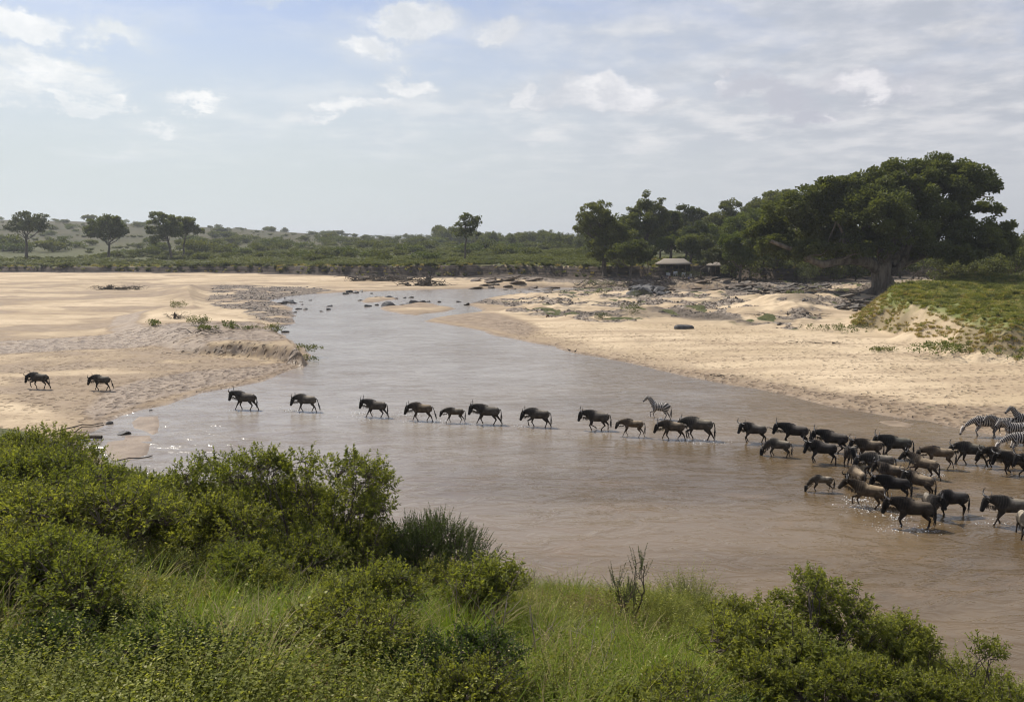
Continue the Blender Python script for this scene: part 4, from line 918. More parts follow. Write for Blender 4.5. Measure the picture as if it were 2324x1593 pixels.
fg_shrub('shrub', 'tall leafy shrub in front of the water, left half of the big pair, twiggy top', gb(590, 1400, 19), lobes_at(20, [(400, 1130, 60, 70), (470, 1090, 70, 50), (560, 1080, 70, 45), (500, 1170, 110, 70), (600, 1150, 70, 80), (440, 1230, 90, 70), (540, 1280, 110, 60), (400, 1300, 90, 50)], 2, 1), 1150, .095, .42, M_shrub, 51, stems=12, lpt=20, twig=.38)
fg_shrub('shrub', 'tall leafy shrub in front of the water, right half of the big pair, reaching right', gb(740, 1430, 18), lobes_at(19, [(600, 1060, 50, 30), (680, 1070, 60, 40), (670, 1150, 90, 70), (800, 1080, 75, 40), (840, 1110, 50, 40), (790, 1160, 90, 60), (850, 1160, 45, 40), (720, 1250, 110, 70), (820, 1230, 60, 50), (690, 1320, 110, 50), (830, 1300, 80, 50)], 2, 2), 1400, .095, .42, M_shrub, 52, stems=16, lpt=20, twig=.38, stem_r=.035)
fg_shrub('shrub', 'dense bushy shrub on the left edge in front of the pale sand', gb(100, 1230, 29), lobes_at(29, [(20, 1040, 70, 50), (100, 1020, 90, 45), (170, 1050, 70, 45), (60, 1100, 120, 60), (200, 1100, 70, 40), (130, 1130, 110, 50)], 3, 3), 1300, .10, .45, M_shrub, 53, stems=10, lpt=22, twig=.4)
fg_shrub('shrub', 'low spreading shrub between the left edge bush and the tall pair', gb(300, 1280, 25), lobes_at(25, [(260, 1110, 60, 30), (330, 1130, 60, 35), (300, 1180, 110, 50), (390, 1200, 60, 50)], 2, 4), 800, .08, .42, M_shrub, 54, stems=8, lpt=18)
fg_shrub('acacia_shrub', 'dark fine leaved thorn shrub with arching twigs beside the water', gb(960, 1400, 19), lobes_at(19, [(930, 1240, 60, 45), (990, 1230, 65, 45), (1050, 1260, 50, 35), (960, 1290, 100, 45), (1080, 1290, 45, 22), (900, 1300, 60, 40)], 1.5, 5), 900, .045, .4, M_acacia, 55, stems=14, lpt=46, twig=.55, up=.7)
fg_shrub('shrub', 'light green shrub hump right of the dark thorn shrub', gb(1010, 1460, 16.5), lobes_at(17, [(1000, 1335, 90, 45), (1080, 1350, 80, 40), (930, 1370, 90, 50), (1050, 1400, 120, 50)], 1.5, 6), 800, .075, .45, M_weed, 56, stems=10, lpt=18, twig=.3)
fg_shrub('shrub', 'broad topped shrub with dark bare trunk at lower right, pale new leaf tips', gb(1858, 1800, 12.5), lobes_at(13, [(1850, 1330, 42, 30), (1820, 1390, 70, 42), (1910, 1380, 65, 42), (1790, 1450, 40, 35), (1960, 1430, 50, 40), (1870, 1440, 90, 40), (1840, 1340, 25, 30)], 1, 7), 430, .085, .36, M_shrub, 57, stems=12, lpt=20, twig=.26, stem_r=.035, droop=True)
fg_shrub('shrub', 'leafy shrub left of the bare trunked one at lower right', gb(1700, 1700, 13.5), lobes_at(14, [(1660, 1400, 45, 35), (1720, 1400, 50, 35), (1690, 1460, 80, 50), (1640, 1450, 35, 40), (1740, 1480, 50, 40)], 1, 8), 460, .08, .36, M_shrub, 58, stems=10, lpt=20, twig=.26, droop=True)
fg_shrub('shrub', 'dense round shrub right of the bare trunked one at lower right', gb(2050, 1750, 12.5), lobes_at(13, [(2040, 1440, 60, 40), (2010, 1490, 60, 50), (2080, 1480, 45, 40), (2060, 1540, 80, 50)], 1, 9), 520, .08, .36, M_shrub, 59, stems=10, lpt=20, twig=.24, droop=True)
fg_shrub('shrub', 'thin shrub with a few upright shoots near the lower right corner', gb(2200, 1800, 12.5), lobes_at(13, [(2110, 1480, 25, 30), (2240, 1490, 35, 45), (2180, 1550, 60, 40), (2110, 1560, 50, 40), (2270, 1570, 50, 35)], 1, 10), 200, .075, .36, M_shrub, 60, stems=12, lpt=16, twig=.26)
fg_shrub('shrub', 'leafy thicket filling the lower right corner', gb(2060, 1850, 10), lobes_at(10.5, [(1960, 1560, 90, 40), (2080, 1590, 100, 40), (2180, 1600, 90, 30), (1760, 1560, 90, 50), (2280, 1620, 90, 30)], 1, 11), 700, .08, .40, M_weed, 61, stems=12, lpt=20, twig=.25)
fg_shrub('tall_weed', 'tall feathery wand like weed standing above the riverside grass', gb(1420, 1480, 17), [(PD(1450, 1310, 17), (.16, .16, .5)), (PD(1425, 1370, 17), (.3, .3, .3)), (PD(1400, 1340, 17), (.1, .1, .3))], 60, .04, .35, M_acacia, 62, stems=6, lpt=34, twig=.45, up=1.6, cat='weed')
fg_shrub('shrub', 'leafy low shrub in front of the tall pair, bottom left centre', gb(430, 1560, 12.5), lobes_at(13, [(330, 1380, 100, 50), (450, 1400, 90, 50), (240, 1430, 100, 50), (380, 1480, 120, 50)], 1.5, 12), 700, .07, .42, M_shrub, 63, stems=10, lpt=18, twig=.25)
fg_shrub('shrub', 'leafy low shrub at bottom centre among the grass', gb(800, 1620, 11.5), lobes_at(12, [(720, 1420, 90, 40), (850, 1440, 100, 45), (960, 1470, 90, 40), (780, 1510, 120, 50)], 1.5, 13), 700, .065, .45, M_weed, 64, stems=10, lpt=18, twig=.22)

# the tangle of shrubs over the near bank: a few grown shapes copied about
gp = []
for k in range(6):
    q_ = np.random.default_rng(700 + k); w_ = q_.uniform(.55, .85); h_ = q_.uniform(.9, 1.4); L_ = []
    for j in range(5):
        a_ = q_.random() * 6.28; r_ = q_.random() ** .5 * w_ * .7; L_.append(((math.cos(a_) * r_, math.sin(a_) * r_, h_ * q_.uniform(.5, .8)), (w_ * q_.uniform(.4, .6),) * 2 + (h_ * q_.uniform(.22, .34),)))
    gp.append(fg_shrub('shrub', 'proto', (0, 0, 0), L_, 330, [.06, .075, .05, .085, .065, .055][k], [.42, .36, .6, .34, .45, .5][k], [M_weed, M_shrub, M_weed, M_shrub, M_shrub, M_acacia][k], 700 + k, lpt=18, stems=8, twig=.26, stem_r=.014, droop=(k == 3)))
q_ = np.random.default_rng(77); n_ = 0; tries = 0; done = []
while n_ < 84 and tries < 4000:
    tries += 1; Y_ = 7.5 + 22 * q_.random(); u_ = q_.uniform(-260, 2250); X_ = (u_ - CX) / F * Y_
    if u_ > 1120 and Y_ > np.interp(u_, [1120, 1300, 1650, 2250], [14, 11, 12, 10.5]): continue
    if u_ > 880 and Y_ > 14.2: continue
    if 1130 < u_ < 1680 and Y_ > 9.2: continue
    if abs(X_ + 3.9) < 1.4 and 9.5 < Y_ < 13.5: continue
    if any((X_ - a_) ** 2 + (Y_ - b_) ** 2 < (.55 + .028 * Y_) ** 2 for a_, b_ in done): continue
    z_ = tz(X_, Y_)
    if z_ < .35: continue
    done.append((X_, Y_)); k_ = int(q_.integers(0, 6)) if q_.random() < .8 else 2
    o = copy_tree(gp[k_]); s_c = q_.uniform(.8, 1.3) * (1 + .25 * (Y_ > 15)) * (.85 if Y_ < 10 else 1); o.location = (X_, Y_, z_ + .12); o.rotation_euler = (q_.normal() * .08, q_.normal() * .08, q_.random() * 6.28); o.scale = (s_c * 1.1, s_c * 1.1, s_c)
    tag(o, 'waist high leafy shrub, one of many in the tangle covering the near bank', 'shrub', 'leafy shrubs tangled over the near bank'); n_ += 1
for p_ in gp:
    for c_ in list(p_.children): bpy.data.objects.remove(c_)
    bpy.data.objects.remove(p_)

# bare twigs and dry branches
def twiggy(name, label, base, ang, h, n, seed, mat, spread=.5, r=.012, cat='branch', group=None):
    rng = np.random.default_rng(seed); root = empty(name, base); tag(root, label, cat, group); pth = []
    for i in range(n):
        d = unit(np.array([math.sin(ang) + rng.normal() * spread, rng.normal() * spread * .6, math.cos(ang)])); p, rr = limb(rng, (rng.normal() * .05, rng.normal() * .05, 0), d * h * rng.uniform(.6, 1), r, r * .35, .15, 7); pth.append((p, rr))
        for j in range(4):
            q = p[rng.integers(2, 6)]; pp, r2 = limb(rng, q, q + unit(d + rng.normal(size=3) * .5) * h * rng.uniform(.2, .4), r * .5, r * .2, .1, 5); pth.append((pp, r2))
    V, fc = tubes(pth, 5); o = obj('twigs', mesh_np('twigs', V, [fc], mat, True), root); return root
twiggy('dry_twigs', 'bundle of bare upright dry twigs at the water edge right of the thorn shrub', gb(1195, 1325, 22), .1, 1.1, 9, 71, M_drywood, .25, .012, 'twigs')
twiggy('dry_twigs', 'small thin bare twigs standing in the riverside grass', gb(1260, 1330, 22), 0, .8, 5, 72, M_drywood, .3, .009, 'twigs')
b = gb(905, 1500, 11); twiggy('dead_branch', 'pale dead branch slanting out of the undergrowth, its broken end up left', (b[0], b[1], b[2] + .2), -.5, 1.1, 1, 73, M_drywood, .05, .024)
b = gb(1125, 1560, 10.5); twiggy('dead_branch', 'pale forked dry stem rising from the bottom centre undergrowth', (b[0], b[1], b[2] + .1), .05, 1.6, 3, 74, M_drywood, .3, .013)
for k_, (u_, Y_) in enumerate([(150, 19), (330, 16), (640, 14.5), (1010, 12.5), (1260, 12), (1420, 12.5), (520, 17.5), (1330, 10.5), (860, 13.5), (60, 14), (250, 12)]):
    b = gb(u_, 1400, Y_); twiggy('dry_weed', 'straggly dry stems sticking out of the near bank tangle', (b[0], b[1], b[2] + .2), .3 * math.sin(k_ * 2.1), 1.25, 4, 740 + k_, M_drywood, .4, .008, 'weed', 'dry weeds in the near bank tangle')
b = gb(160, 985, 44); 
V, fc = tubes([limb(rng, (-1.6, -1.1, 0.05), (1.2, 1.2, .25), .05, .03, .05), limb(rng, (-1.2, -1.5, 0.05), (1.4, .9, .2), .045, .03, .05)], 6)
c = P(168, 975, .25); o = obj('driftwood_pole', mesh_np('driftwood_pole', V, [fc], M_drift, True), None, (c[0], c[1], tz(c[0], c[1]))); tag(o, 'pair of thin dark poles lying on the sand above the left edge bush', 'driftwood')

# ================================================================== rocks and driftwood
def rock_mat(name, a, b, wet=False):
    m, nt = new_mat(name); g = NT(nt); tc = g.node('ShaderNodeTexCoord').outputs['Object']; n = g.noise(tc, 2.5, 6, .65)
    lay = g.noise(g.mapping(tc, (.6, .6, 7)), 1.2, 4, .6)
    c = g.mix(g.ramp(n, .3, .7), a, b); c = g.mix(g.math('MULTIPLY', g.ramp(lay, .5, .62), .45), c, tuple(x * .5 for x in a)); oi = g.node('ShaderNodeObjectInfo').outputs['Random']
    c = g.mix(1.0, c, g.mix(oi, (.65, .65, .65), (1.3, 1.27, 1.2)), mode='MULTIPLY')
    bs = g.node('ShaderNodeBsdfPrincipled'); g.link(c, bs.inputs['Base Color']); bs.inputs['Roughness'].default_value = .6 if wet else .85
    g.link(g.bump(n, .9, .08), bs.inputs['Normal']); g.out(bs.outputs[0]); return m
M_rock = rock_mat('dark_rock', (.035, .033, .032), (.10, .095, .09), True); M_slate = rock_mat('slate', (.055, .048, .042), (.20, .175, .145)); M_sandrock = rock_mat('sandstone', (.07, .053, .04), (.20, .155, .115))
import bmesh
def rock_mesh(seed, sx, sy, sz, mat, name='rock', sharp=False):
    rng = np.random.default_rng(seed); bm = bmesh.new()
    bmesh.ops.create_icosphere(bm, subdivisions=3, radius=1)
    pl_ = [(unit(rng.normal(size=3)), rng.uniform(.45, .85)) for _ in range(11)]
    for v in bm.verts:
        p = np.array(v.co)
        for nrm, d in pl_:
            k = p @ nrm
            if k > d: p = p - nrm * (k - d)
        if sharp: p[2] = np.clip(p[2], -.35, .35)
        p = p + rng.normal(size=3) * .015; v.co = Vector(p * np.array([sx, sy, sz * (2 if sharp else 1)]))
    me = bpy.data.meshes.new(name); bm.to_mesh(me); bm.free(); me.materials.append(mat); return me
RK = [rock_mesh(500 + i, 1, .7, .5, M_rock) for i in range(4)]; SL = [rock_mesh(520 + i, 1, .5, .13, M_slate, 'slate_rock', True) for i in range(4)]; SD = [rock_mesh(540 + i, 1, .6, .35, M_sandrock) for i in range(3)]
rr_ = np.random.default_rng(8)
def put_rock(u, v, s, src, label, group=None, z=None, name='rock', tilt=.15, sx=1, yaw=None, sz=1):
    c = P(u, v, .15 if z is None else z); o = obj(name, src[rr_.integers(len(src))], None, (c[0], c[1], tz(c[0], c[1]) if z is None else z)); 
    if o.location.z < 0: o.location.z = 0.0
    o.scale = (s * sx, s * rr_.uniform(.8, 1.2), s * sz * rr_.uniform(.7, 1.2)); o.rotation_euler = (rr_.normal() * tilt, rr_.normal() * tilt, rr_.random() * 6.28 if yaw is None else yaw); tag(o, label, 'rock', group); return o
for (x, y, s, lab) in [(430, 218, 2.1, 'largest dark rock lying in the shallows off the left gravel bank'), (390, 228, 1.5, 'dark flat rock left of the largest one in the shallows'), (345, 225, 1.2, 'low dark rock at the gravel edge of the shallows'), (470, 225, 1.3, 'dark rock right of the largest one off the left gravel bank'),
        (525, 213, .9, 'thin flat rock in the water right of the rock cluster'), (598, 202, .7, 'small flat dark rock alone in the upper channel'), (530, 235, .6, 'tiny rock below the thin flat one in the channel'), (505, 273, 1.0, 'low rock breaking the water in mid channel'), (560, 274, .9, 'flat rock next to the low rock in mid channel'),
        (478, 298, .8, 'thin sliver of rock close to the left bank'), (740, 277, 1.2, 'rounded dark rock in mid channel with a pale neighbour'), (690, 291, .6, 'small rock left of the rounded mid channel rock'), (750, 250, 1.1, 'pale brown rock heap in mid channel'), (1092, 147, .9, 'small black rock near the far shore of the channel'),
        (1135, 240, .8, 'small dark rock left of the big tilted slab on the island'), (1210, 246, 2.4, 'big tilted dark slab at the left end of the sandy island'), (1060, 250, 1.3, 'flat dark rocks left of the sandy island'), (1000, 202, .9, 'small dark rock at the left of the upper islet'),
        (1180, 188, 1.5, 'dark rock on the upper islet'), (1240, 185, 1.7, 'mossy topped rock on the upper islet'), (1290, 190, 1.1, 'rock at the right of the upper islet'), (1120, 182, 1.1, 'brown rock on the left of the upper islet'), (1410, 180, 1.2, 'dark triangular rock above the islands'), (1360, 182, 1.0, 'flat rock beside the triangular rock above the islands'),
        (1430, 220, 1.9, 'blocky dark rock on top of the sandy island'), (1380, 235, 1.4, 'rock on the back edge of the sandy island'), (1340, 240, 1.1, 'pale flat rock at the back of the sandy island'), (1545, 212, 1.0, 'row of small stones ending the sandy island'), (1500, 215, 1.2, 'dark stone behind the sandy island'), (1640, 215, .9, 'stone at the right end of the sandy island back'),
        (1795, 215, .8, 'small upright rock in the side channel'), (1850, 238, 1.3, 'dark rocks at the tip of the right gravel bar'), (410, 158, 1.2, 'black rock at the far edge of the left gravel bank'), (300, 135, 1.7, 'dark mossy rock mound on the left gravel bank'), (258, 193, 1.0, 'dark rock by the gravel pools on the left'),
        (1470, 277, .8, 'white driftwood like stone on the sandy island'), (398, 457, .9, 'flat weedy lump in the water under the eroded sandbank')]:
    u, v = c6(x, y); put_rock(u, v, s * .75, RK, lab, 'river rocks', z=.02, tilt=.12, sz=.8)
for (x, y, s) in [(880, 150, 1.0), (920, 135, 1.3), (960, 140, 1.1), (1010, 132, .8)]:
    u, v = c6(x, y); put_rock(u, v, s, RK, 'black rock in the short row along the far shore of the upper channel', 'black rocks along the far shore', z=.05)
# sandbar scraps in the pool near the bush
for (x, y, s, lab) in [(1010, 1282, .42, 'dark clod sticking out of the pool by the left bank'), (1218, 1092, .16, 'tiny dark stone in the shallows near the sand'), (880, 1200, .3, 'dark mud lump at the edge of the pool'), (780, 1316, .25, 'small black stone beside the stranded log')]:
    u, v = c5(x, y); put_rock(u, v, s, RK, lab, None, z=.02)
rng = np.random.default_rng(12)
c = P(*c5(690, 1325), .05); V, fc = tubes([limb(rng, (-.95, -.1, .1), (.95, .1, .14), .09, .12, .04)], 8); o = obj('stranded_log', mesh_np('stranded_log', V, [fc], M_drift, True), None, (c[0], c[1], 0)); tag(o, 'short dark log stranded in the pool by the left bank', 'log')
c = P(*c5(700, 1405), .05); V, fc = tubes([limb(rng, (-.7, .1, .04), (.8, -.1, .06), .05, .04, .04)], 8); o = obj('stranded_branch', mesh_np('stranded_branch', V, [fc], M_drift, True), None, (c[0], c[1], 0)); tag(o, 'thin dark branch in the pool below the short log', 'branch')
c = P(*c5(1085, 1480), .05); V, fc = tubes([limb(rng, (-.7, -.5, .05), (.8, .5, .07), .035, .03, .06)], 6); o = obj('stranded_stick', mesh_np('stranded_stick', V, [fc], M_drift, True), None, (c[0], c[1], 0)); tag(o, 'thin curved stick on the lowest sandbar by the bushes', 'stick')

# tilted slate slabs of the right hand outcrops
def slabs(n, box, s0, s1, label, group, src=SL, tilt=.22, yaw=.35, z=.6, sz=1, keep=None):
    for i in range(n):
        u = rr_.uniform(box[0], box[2]); v = rr_.uniform(box[1], box[3]); s = rr_.uniform(s0, s1)
        c = P(u, v, z); o = obj('slate_rock', src[rr_.integers(len(src))], None, (c[0], c[1], tz(c[0], c[1]) + .12 * s)); o.scale = (s, s, s * sz * rr_.uniform(.8, 1.6))
        o.rotation_euler = (rr_.normal() * tilt, -.14 + rr_.normal() * tilt * .5, rr_.normal() * yaw); tag(o, label, 'rock', group)
slabs(140, (1655, 652, 1875, 680), .5, 1.9, 'grey slate slab in the jumbled outcrop left of the giant fig', 'slate slabs of the jumbled outcrop')
slabs(46, (1440, 661, 1515, 674), .7, 2.0, 'dark slab in the low black outcrop in the middle of the right gravel bar', 'slabs of the low black outcrop', src=RK, sz=.8)
slabs(60, (1900, 692, 2035, 716), .5, 1.9, 'long flat slate slab below the giant fig next to the grassy bank', 'long slate slabs below the fig')
slabs(30, (2050, 655, 2160, 668), .6, 1.8, 'slate slab on the ledge right of the fig trunk', 'slabs right of the fig trunk')
slabs(48, (1075, 634, 1255, 651), .7, 2.6, 'long layered brown rock ledge at the foot of the far cliff', 'layered ledges under the far cliff', src=SD, tilt=.05, yaw=.15, z=1.2, sz=.45)
slabs(36, (1480, 632, 1690, 655), .8, 2.6, 'brown rock ledge on the slope below the tents', 'brown ledges below the tents', src=SD, tilt=.06, yaw=.2, z=1.4, sz=.5)
slabs(14, (1590, 648, 1690, 660), 1.2, 3.2, 'big smooth pale ledge at the water under the tents', 'smooth ledges at the water under the tents', src=SD, tilt=.04, yaw=.1, z=.8, sz=.45)
# cobbles nobody would count
cob = [rock_mesh(560 + i, .5, .4, .3, M_slate if i < 3 else M_sandrock, 'cobble') for i in range(5)] + [rock_mesh(570, .5, .4, .3, M_rock, 'cobble')]
rng = np.random.default_rng(14); N = 60000; Y = rng.uniform(60, 200, N); X = rng.uniform(-.45, .5, N) * Y
z, gr_, gv, wet, cl_, _, _, dk, s_, nsd, fsd, rb, _ = terrain(X, Y, True)
k = (gv > .45) & (s_ > -1.5) & (rng.random(N) < gv * .6) & (gr_ < .5) & (fbm(X / 5, Y / 4, 151, 3) > -.15); n = k.sum(); q = rng.uniform(.10, .40, n) ** 1.0 * (1 + 1.3 * (rng.random(n) < .06)) * np.interp(Y[k], [60, 140], [.55, 1.3]) * np.where(X[k] < 0, .62, 1)
left = X[k] < 0; var = np.where(left & (rng.random(n) < .5), 5, rng.integers(0, 5, n))
scatter('cobbles', 0, np.stack([X[k], Y[k], np.maximum(z[k], -.02) + .02], 1), rs(rng, n, .4), np.stack([q * 1.3, q, q * .8], 1), var, cob)
# trodden clods on the bare sand: small real lumps
clod = [rock_mesh(580 + i, .5, .4, .28, ground.data.materials[0], 'clod') for i in range(2)]

# driftwood
def drift(name, label, u, v, z, w, h, n, seed, mat=M_drift, r=.09, root_ball=None, cat='driftwood', group=None, up=.35):
    rng = np.random.default_rng(seed); c = P(u, v, z); c[2] = tz(c[0], c[1]); pth = []
    for i in range(n):
        a = np.array([rng.uniform(-.5, .5) * w, rng.normal() * w * .10, rng.random() * h * .5]); L = w * rng.uniform(.15, .45)
        d = unit(np.array([rng.choice([-1, 1]), rng.normal() * .5, rng.normal() * up + .15])); p, rr = limb(rng, a, a + d * L * np.array([1, 1, h / w * 2.2]), r * rng.uniform(.4, 1.2), r * .2, .25, 6); p[:, 2] = np.maximum(p[:, 2], 0); pth.append((p, rr))
        for j in range(2):
            q = p[rng.integers(1, 5)]; pth.append(limb(rng, q, q + rng.normal(size=3) * np.array([.12, .08, .14]) * min(w, h * 4), r * .3, r * .12, .1, 4))
    if root_ball:
        for i in range(root_ball[1]):
            d = unit(rng.normal(size=3) * np.array([.7, .5, 1]) + np.array([0, 0, .7])); pth.append(limb(rng, (root_ball[0], 0, .2), np.array([root_ball[0], 0, 0]) + d * h * rng.uniform(.6, 1.2), r * 3, r * .5, .15, 5))
    V, fc = tubes(pth, 5); o = obj(name, mesh_np(name, V, [fc], mat, True), None, c); tag(o, label, cat, group); return o
drift('driftwood_pile', 'long low pile of dark driftwood below the far bank cliff', 872, 636, .8, 16, 1.8, 70, 81, r=.22)
drift('driftwood_stump', 'dark uprooted stump with driftwood at the right end of the long pile', 960, 645, .8, 9, 2.4, 36, 82, r=.24, root_ball=(1.5, 16))
drift('driftwood_pile', 'tangle of fallen branches under the bank right of the giant fig', 2130, 640, 1.2, 13, 4.5, 80, 83, r=.12, up=.9)
drift('driftwood_pile', 'grey sun bleached log tangle left of the fig trunk', 1880, 668, 1.2, 14, 1.2, 40, 84, M_drywood, .12)
drift('fallen_log', 'long bleached log on the sand below the rock mound', 1790, 720, .8, 9, .5, 7, 85, M_drywood, .13)
drift('driftwood_pile', 'dark brush heap with a peaked left end on the upper left sand', *c1(1060, 935), .8, 8, 1.1, 70, 86, r=.10, root_ball=(-2.2, 26))
drift('driftwood_pile', 'small spiky dry brush on the pale sandbank left of the green plant', *c5(1440, 372), 1.6, 2.6, .8, 34, 87, M_drift, .04, root_ball=(-.4, 16))
drift('driftwood_stick', 'thin dark sticks on the edge of the eroded sandbank', *c5(1680, 482), 1.6, 6.5, .25, 12, 88, M_drift, .06)
drift('driftwood_stick', 'thin flat drift of sticks on the right sand near its right end', *c7(1840, 775), .6, 3.5, .15, 10, 89, M_drift, .04)
drift('driftwood_stick', 'dark scatter of sticks on the right sand beyond the first', *c8(520, 705), .6, 5, .15, 10, 90, M_drift, .05)
drift('dead_stump', 'dark dead stump with an upright spike in the scrub of the far plain', 712, 590, 3.5, 5, 3.4, 18, 91, M_drift, .3, root_ball=(0, 14), cat='stump')
drift('root_tangle', 'pale roots and branches hanging down the far bank under the big tree', 1400, 640, 1.5, 22, 3.0, 60, 92, M_drift, .13, up=.9, cat='roots')
drift('root_tangle', 'brush lying on the rocky slope below the tents', 1540, 640, 1.5, 16, 2.0, 40, 93, M_drift, .10, up=.6, cat='roots')
c = P(*c7(1495, 437), .4); o = obj('dark_boulder', rock_mesh(595, 1.3, .8, .7, M_rock, 'dark_boulder'), None, (c[0], c[1], tz(c[0], c[1]) + .1)); tag(o, 'single black boulder where the right sand meets the gravel', 'rock')
# small plants on the sand
def sand_plant(name, label, u, v, z, w, h, seed, mat=M_treeg, n=420):
    c = P(u, v, z); c[2] = tz(c[0], c[1]) - .03; rng = np.random.default_rng(seed)
    L = [((rng.uniform(-.5, .5) * w, rng.uniform(-.3, .3) * w, h * .5), (w * .32, w * .25, h * .42)) for _ in range(5)]
    make_tree(name, c, L, h * .3, .025, n, .13, mat, M_twig, seed, label, 'plant', None, spread=1, shell=.2)
sand_plant('sand_plant', 'small round green plant alone on the left sandbank', *c5(1228, 420), 1.4, 1.5, .85, 601)
sand_plant('sand_plant', 'larger leafy green plant on the left sandbank', *c5(1605, 420), 1.7, 1.8, 1.3, 602, n=600)
sand_plant('sand_plant', 'low green plant touching the larger one on its right', *c5(1720, 440), 1.7, 2.6, .55, 603)
sand_plant('sand_plant', 'small green plant further right on the pale sandbank', *c5(1845, 412), 1.7, .9, .7, 604, n=200)
sand_plant('sand_plant', 'low green plant at the right of the pale sandbank', *c5(1890, 425), 1.7, 2.2, .4, 605, n=260)
sand_plant('sand_plant', 'last sparse green plant by the tip of the pale sandbank', *c5(2040, 422), 1.7, 1.6, .4, 606, n=160)
sand_plant('sand_plant', 'dark weedy bush on the sandy slope beside the left gravel', *c1(1575, 1060), 1.6, 2.2, 1.6, 607, M_scrub, 500)
sand_plant('sand_plant', 'tangled green growth on the tip of the eroded sandbank', *c6(500, 590), .9, 3.0, .8, 608, M_scrub, 600)
sand_plant('sand_plant', 'dark green growth hanging over the sandbank edge', *c6(300, 470), 1.2, 2.2, 1.0, 609, M_scrub, 400)
sand_plant('sand_plant', 'weedy growth at the very point of the sandbank by the river', *c6(590, 645), .5, 1.8, .7, 610, M_scrub, 350)
sand_plant('sand_plant', 'green weedy fringe where the right mound meets the sand', 1905, 745, 1.0, 7, 1.0, 630, M_scrub, 900)
sand_plant('sand_plant', 'dark green creeping plants at the front foot of the right mound', 2190, 812, .8, 9, 1.1, 631, M_treeg, 1600)
sand_plant('sand_plant', 'flat patch of green plant on the open right sand', *c8(1090, 783), .6, 3.2, .5, 611, M_scrub, 420)
sand_plant('sand_plant', 'brown green bush by the dark pool on the gravel bar', *c7(1075, 290), 1.2, 3.4, 2.2, 612, M_scrub, 600)
sand_plant('sand_plant', 'low olive bush left of the dark pool on the gravel bar', *c7(775, 325), 1.0, 3.2, 1.1, 613, M_pale, 420)
sand_plant('sand_plant', 'small dark green plant on the far side of the gravel bar', *c7(830, 165), .8, 2.6, 1.4, 614, M_scrub, 350)
sand_plant('sand_plant', 'shaggy olive bush on the rock step of the gravel bar', *c7(1120, 190), 1.0, 3.0, 2.2, 615, M_pale, 500)
sand_plant('sand_plant', 'green weeds topping the small earth mound', *c4(755, 1035), 2.0, 3.2, 1.2, 616, M_treeg, 400)
sand_plant('sand_plant', 'olive bush on the slope below the tents', *c3(2150, 830), 2.0, 7, 3.0, 617, M_pale, 900)
sand_plant('sand_plant', 'dark bush on the slope at the right below the tents', *c4(420, 860), 2.5, 8, 2.5, 618, M_scrub, 900)
sand_plant('sand_plant', 'olive scrub on the slope left of the bright bush below the tents', *c3(1350, 880), 1.8, 9, 2.4, 619, M_scrub, 900)
sand_plant('sand_plant', 'brown green scrub hanging on the bank left of the big dark tree', *c3(1250, 700), 4.5, 9, 5.0, 620, M_pale, 1300)
sand_plant('sand_plant', 'dark rounded scrub bush on the bank edge of the far plain', *c3(1020, 710), 4.5, 5, 4.0, 621, M_scrub, 900)
sand_plant('sand_plant', 'grey green hanging bush left of the fig trunk', *c4(880, 900), 2.5, 5, 6.0, 622, M_pale, 1200)
sand_plant('sand_plant', 'small pale scrub growing under the far cliff', *c2(840, 790), 1.2, 6, 1.4, 623, M_scrub, 500)
# ================================================================== tents and people
def simple_mat(name, col, rough=.8, bump=None, var=0.0):
    m, nt = new_mat(name); g = NT(nt); bs = g.node('ShaderNodeBsdfPrincipled'); bs.inputs['Roughness'].default_value = rough
    tc = g.node('ShaderNodeTexCoord').outputs['Object']; n = g.noise(tc, 2.0, 4, .6)
    g.link(g.mix(n, tuple(c * (1 - var) for c in col), tuple(min(1, c * (1 + var)) for c in col)), bs.inputs['Base Color']); g.out(bs.outputs[0]); return m
M_canvas = simple_mat('canvas', (.25, .215, .17), .9, var=.15); M_inner = simple_mat('dark_canvas', (.05, .045, .035), .9, var=.2); M_pole = simple_mat('tent_pole', (.16, .12, .08), .7, var=.2); M_white = simple_mat('white_cloth', (.5, .5, .5), .8, var=.05)
def box_np(c, s):
    c = np.array(c, float); s = np.array(s, float) / 2
    V = np.array([[x, y, z] for x in (-1, 1) for y in (-1, 1) for z in (-1, 1)]) * s + c
    return V, np.array([[0, 1, 3, 2], [4, 6, 7, 5], [0, 4, 5, 1], [2, 3, 7, 6], [0, 2, 6, 4], [1, 5, 7, 3]])
def boxes(L):
    Vs, Fs, o = [], [], 0
    for c, s in L:
        V, f_ = box_np(c, s); Vs.append(V); Fs.append(f_ + o); o += 8
    return np.vstack(Vs), np.vstack(Fs)
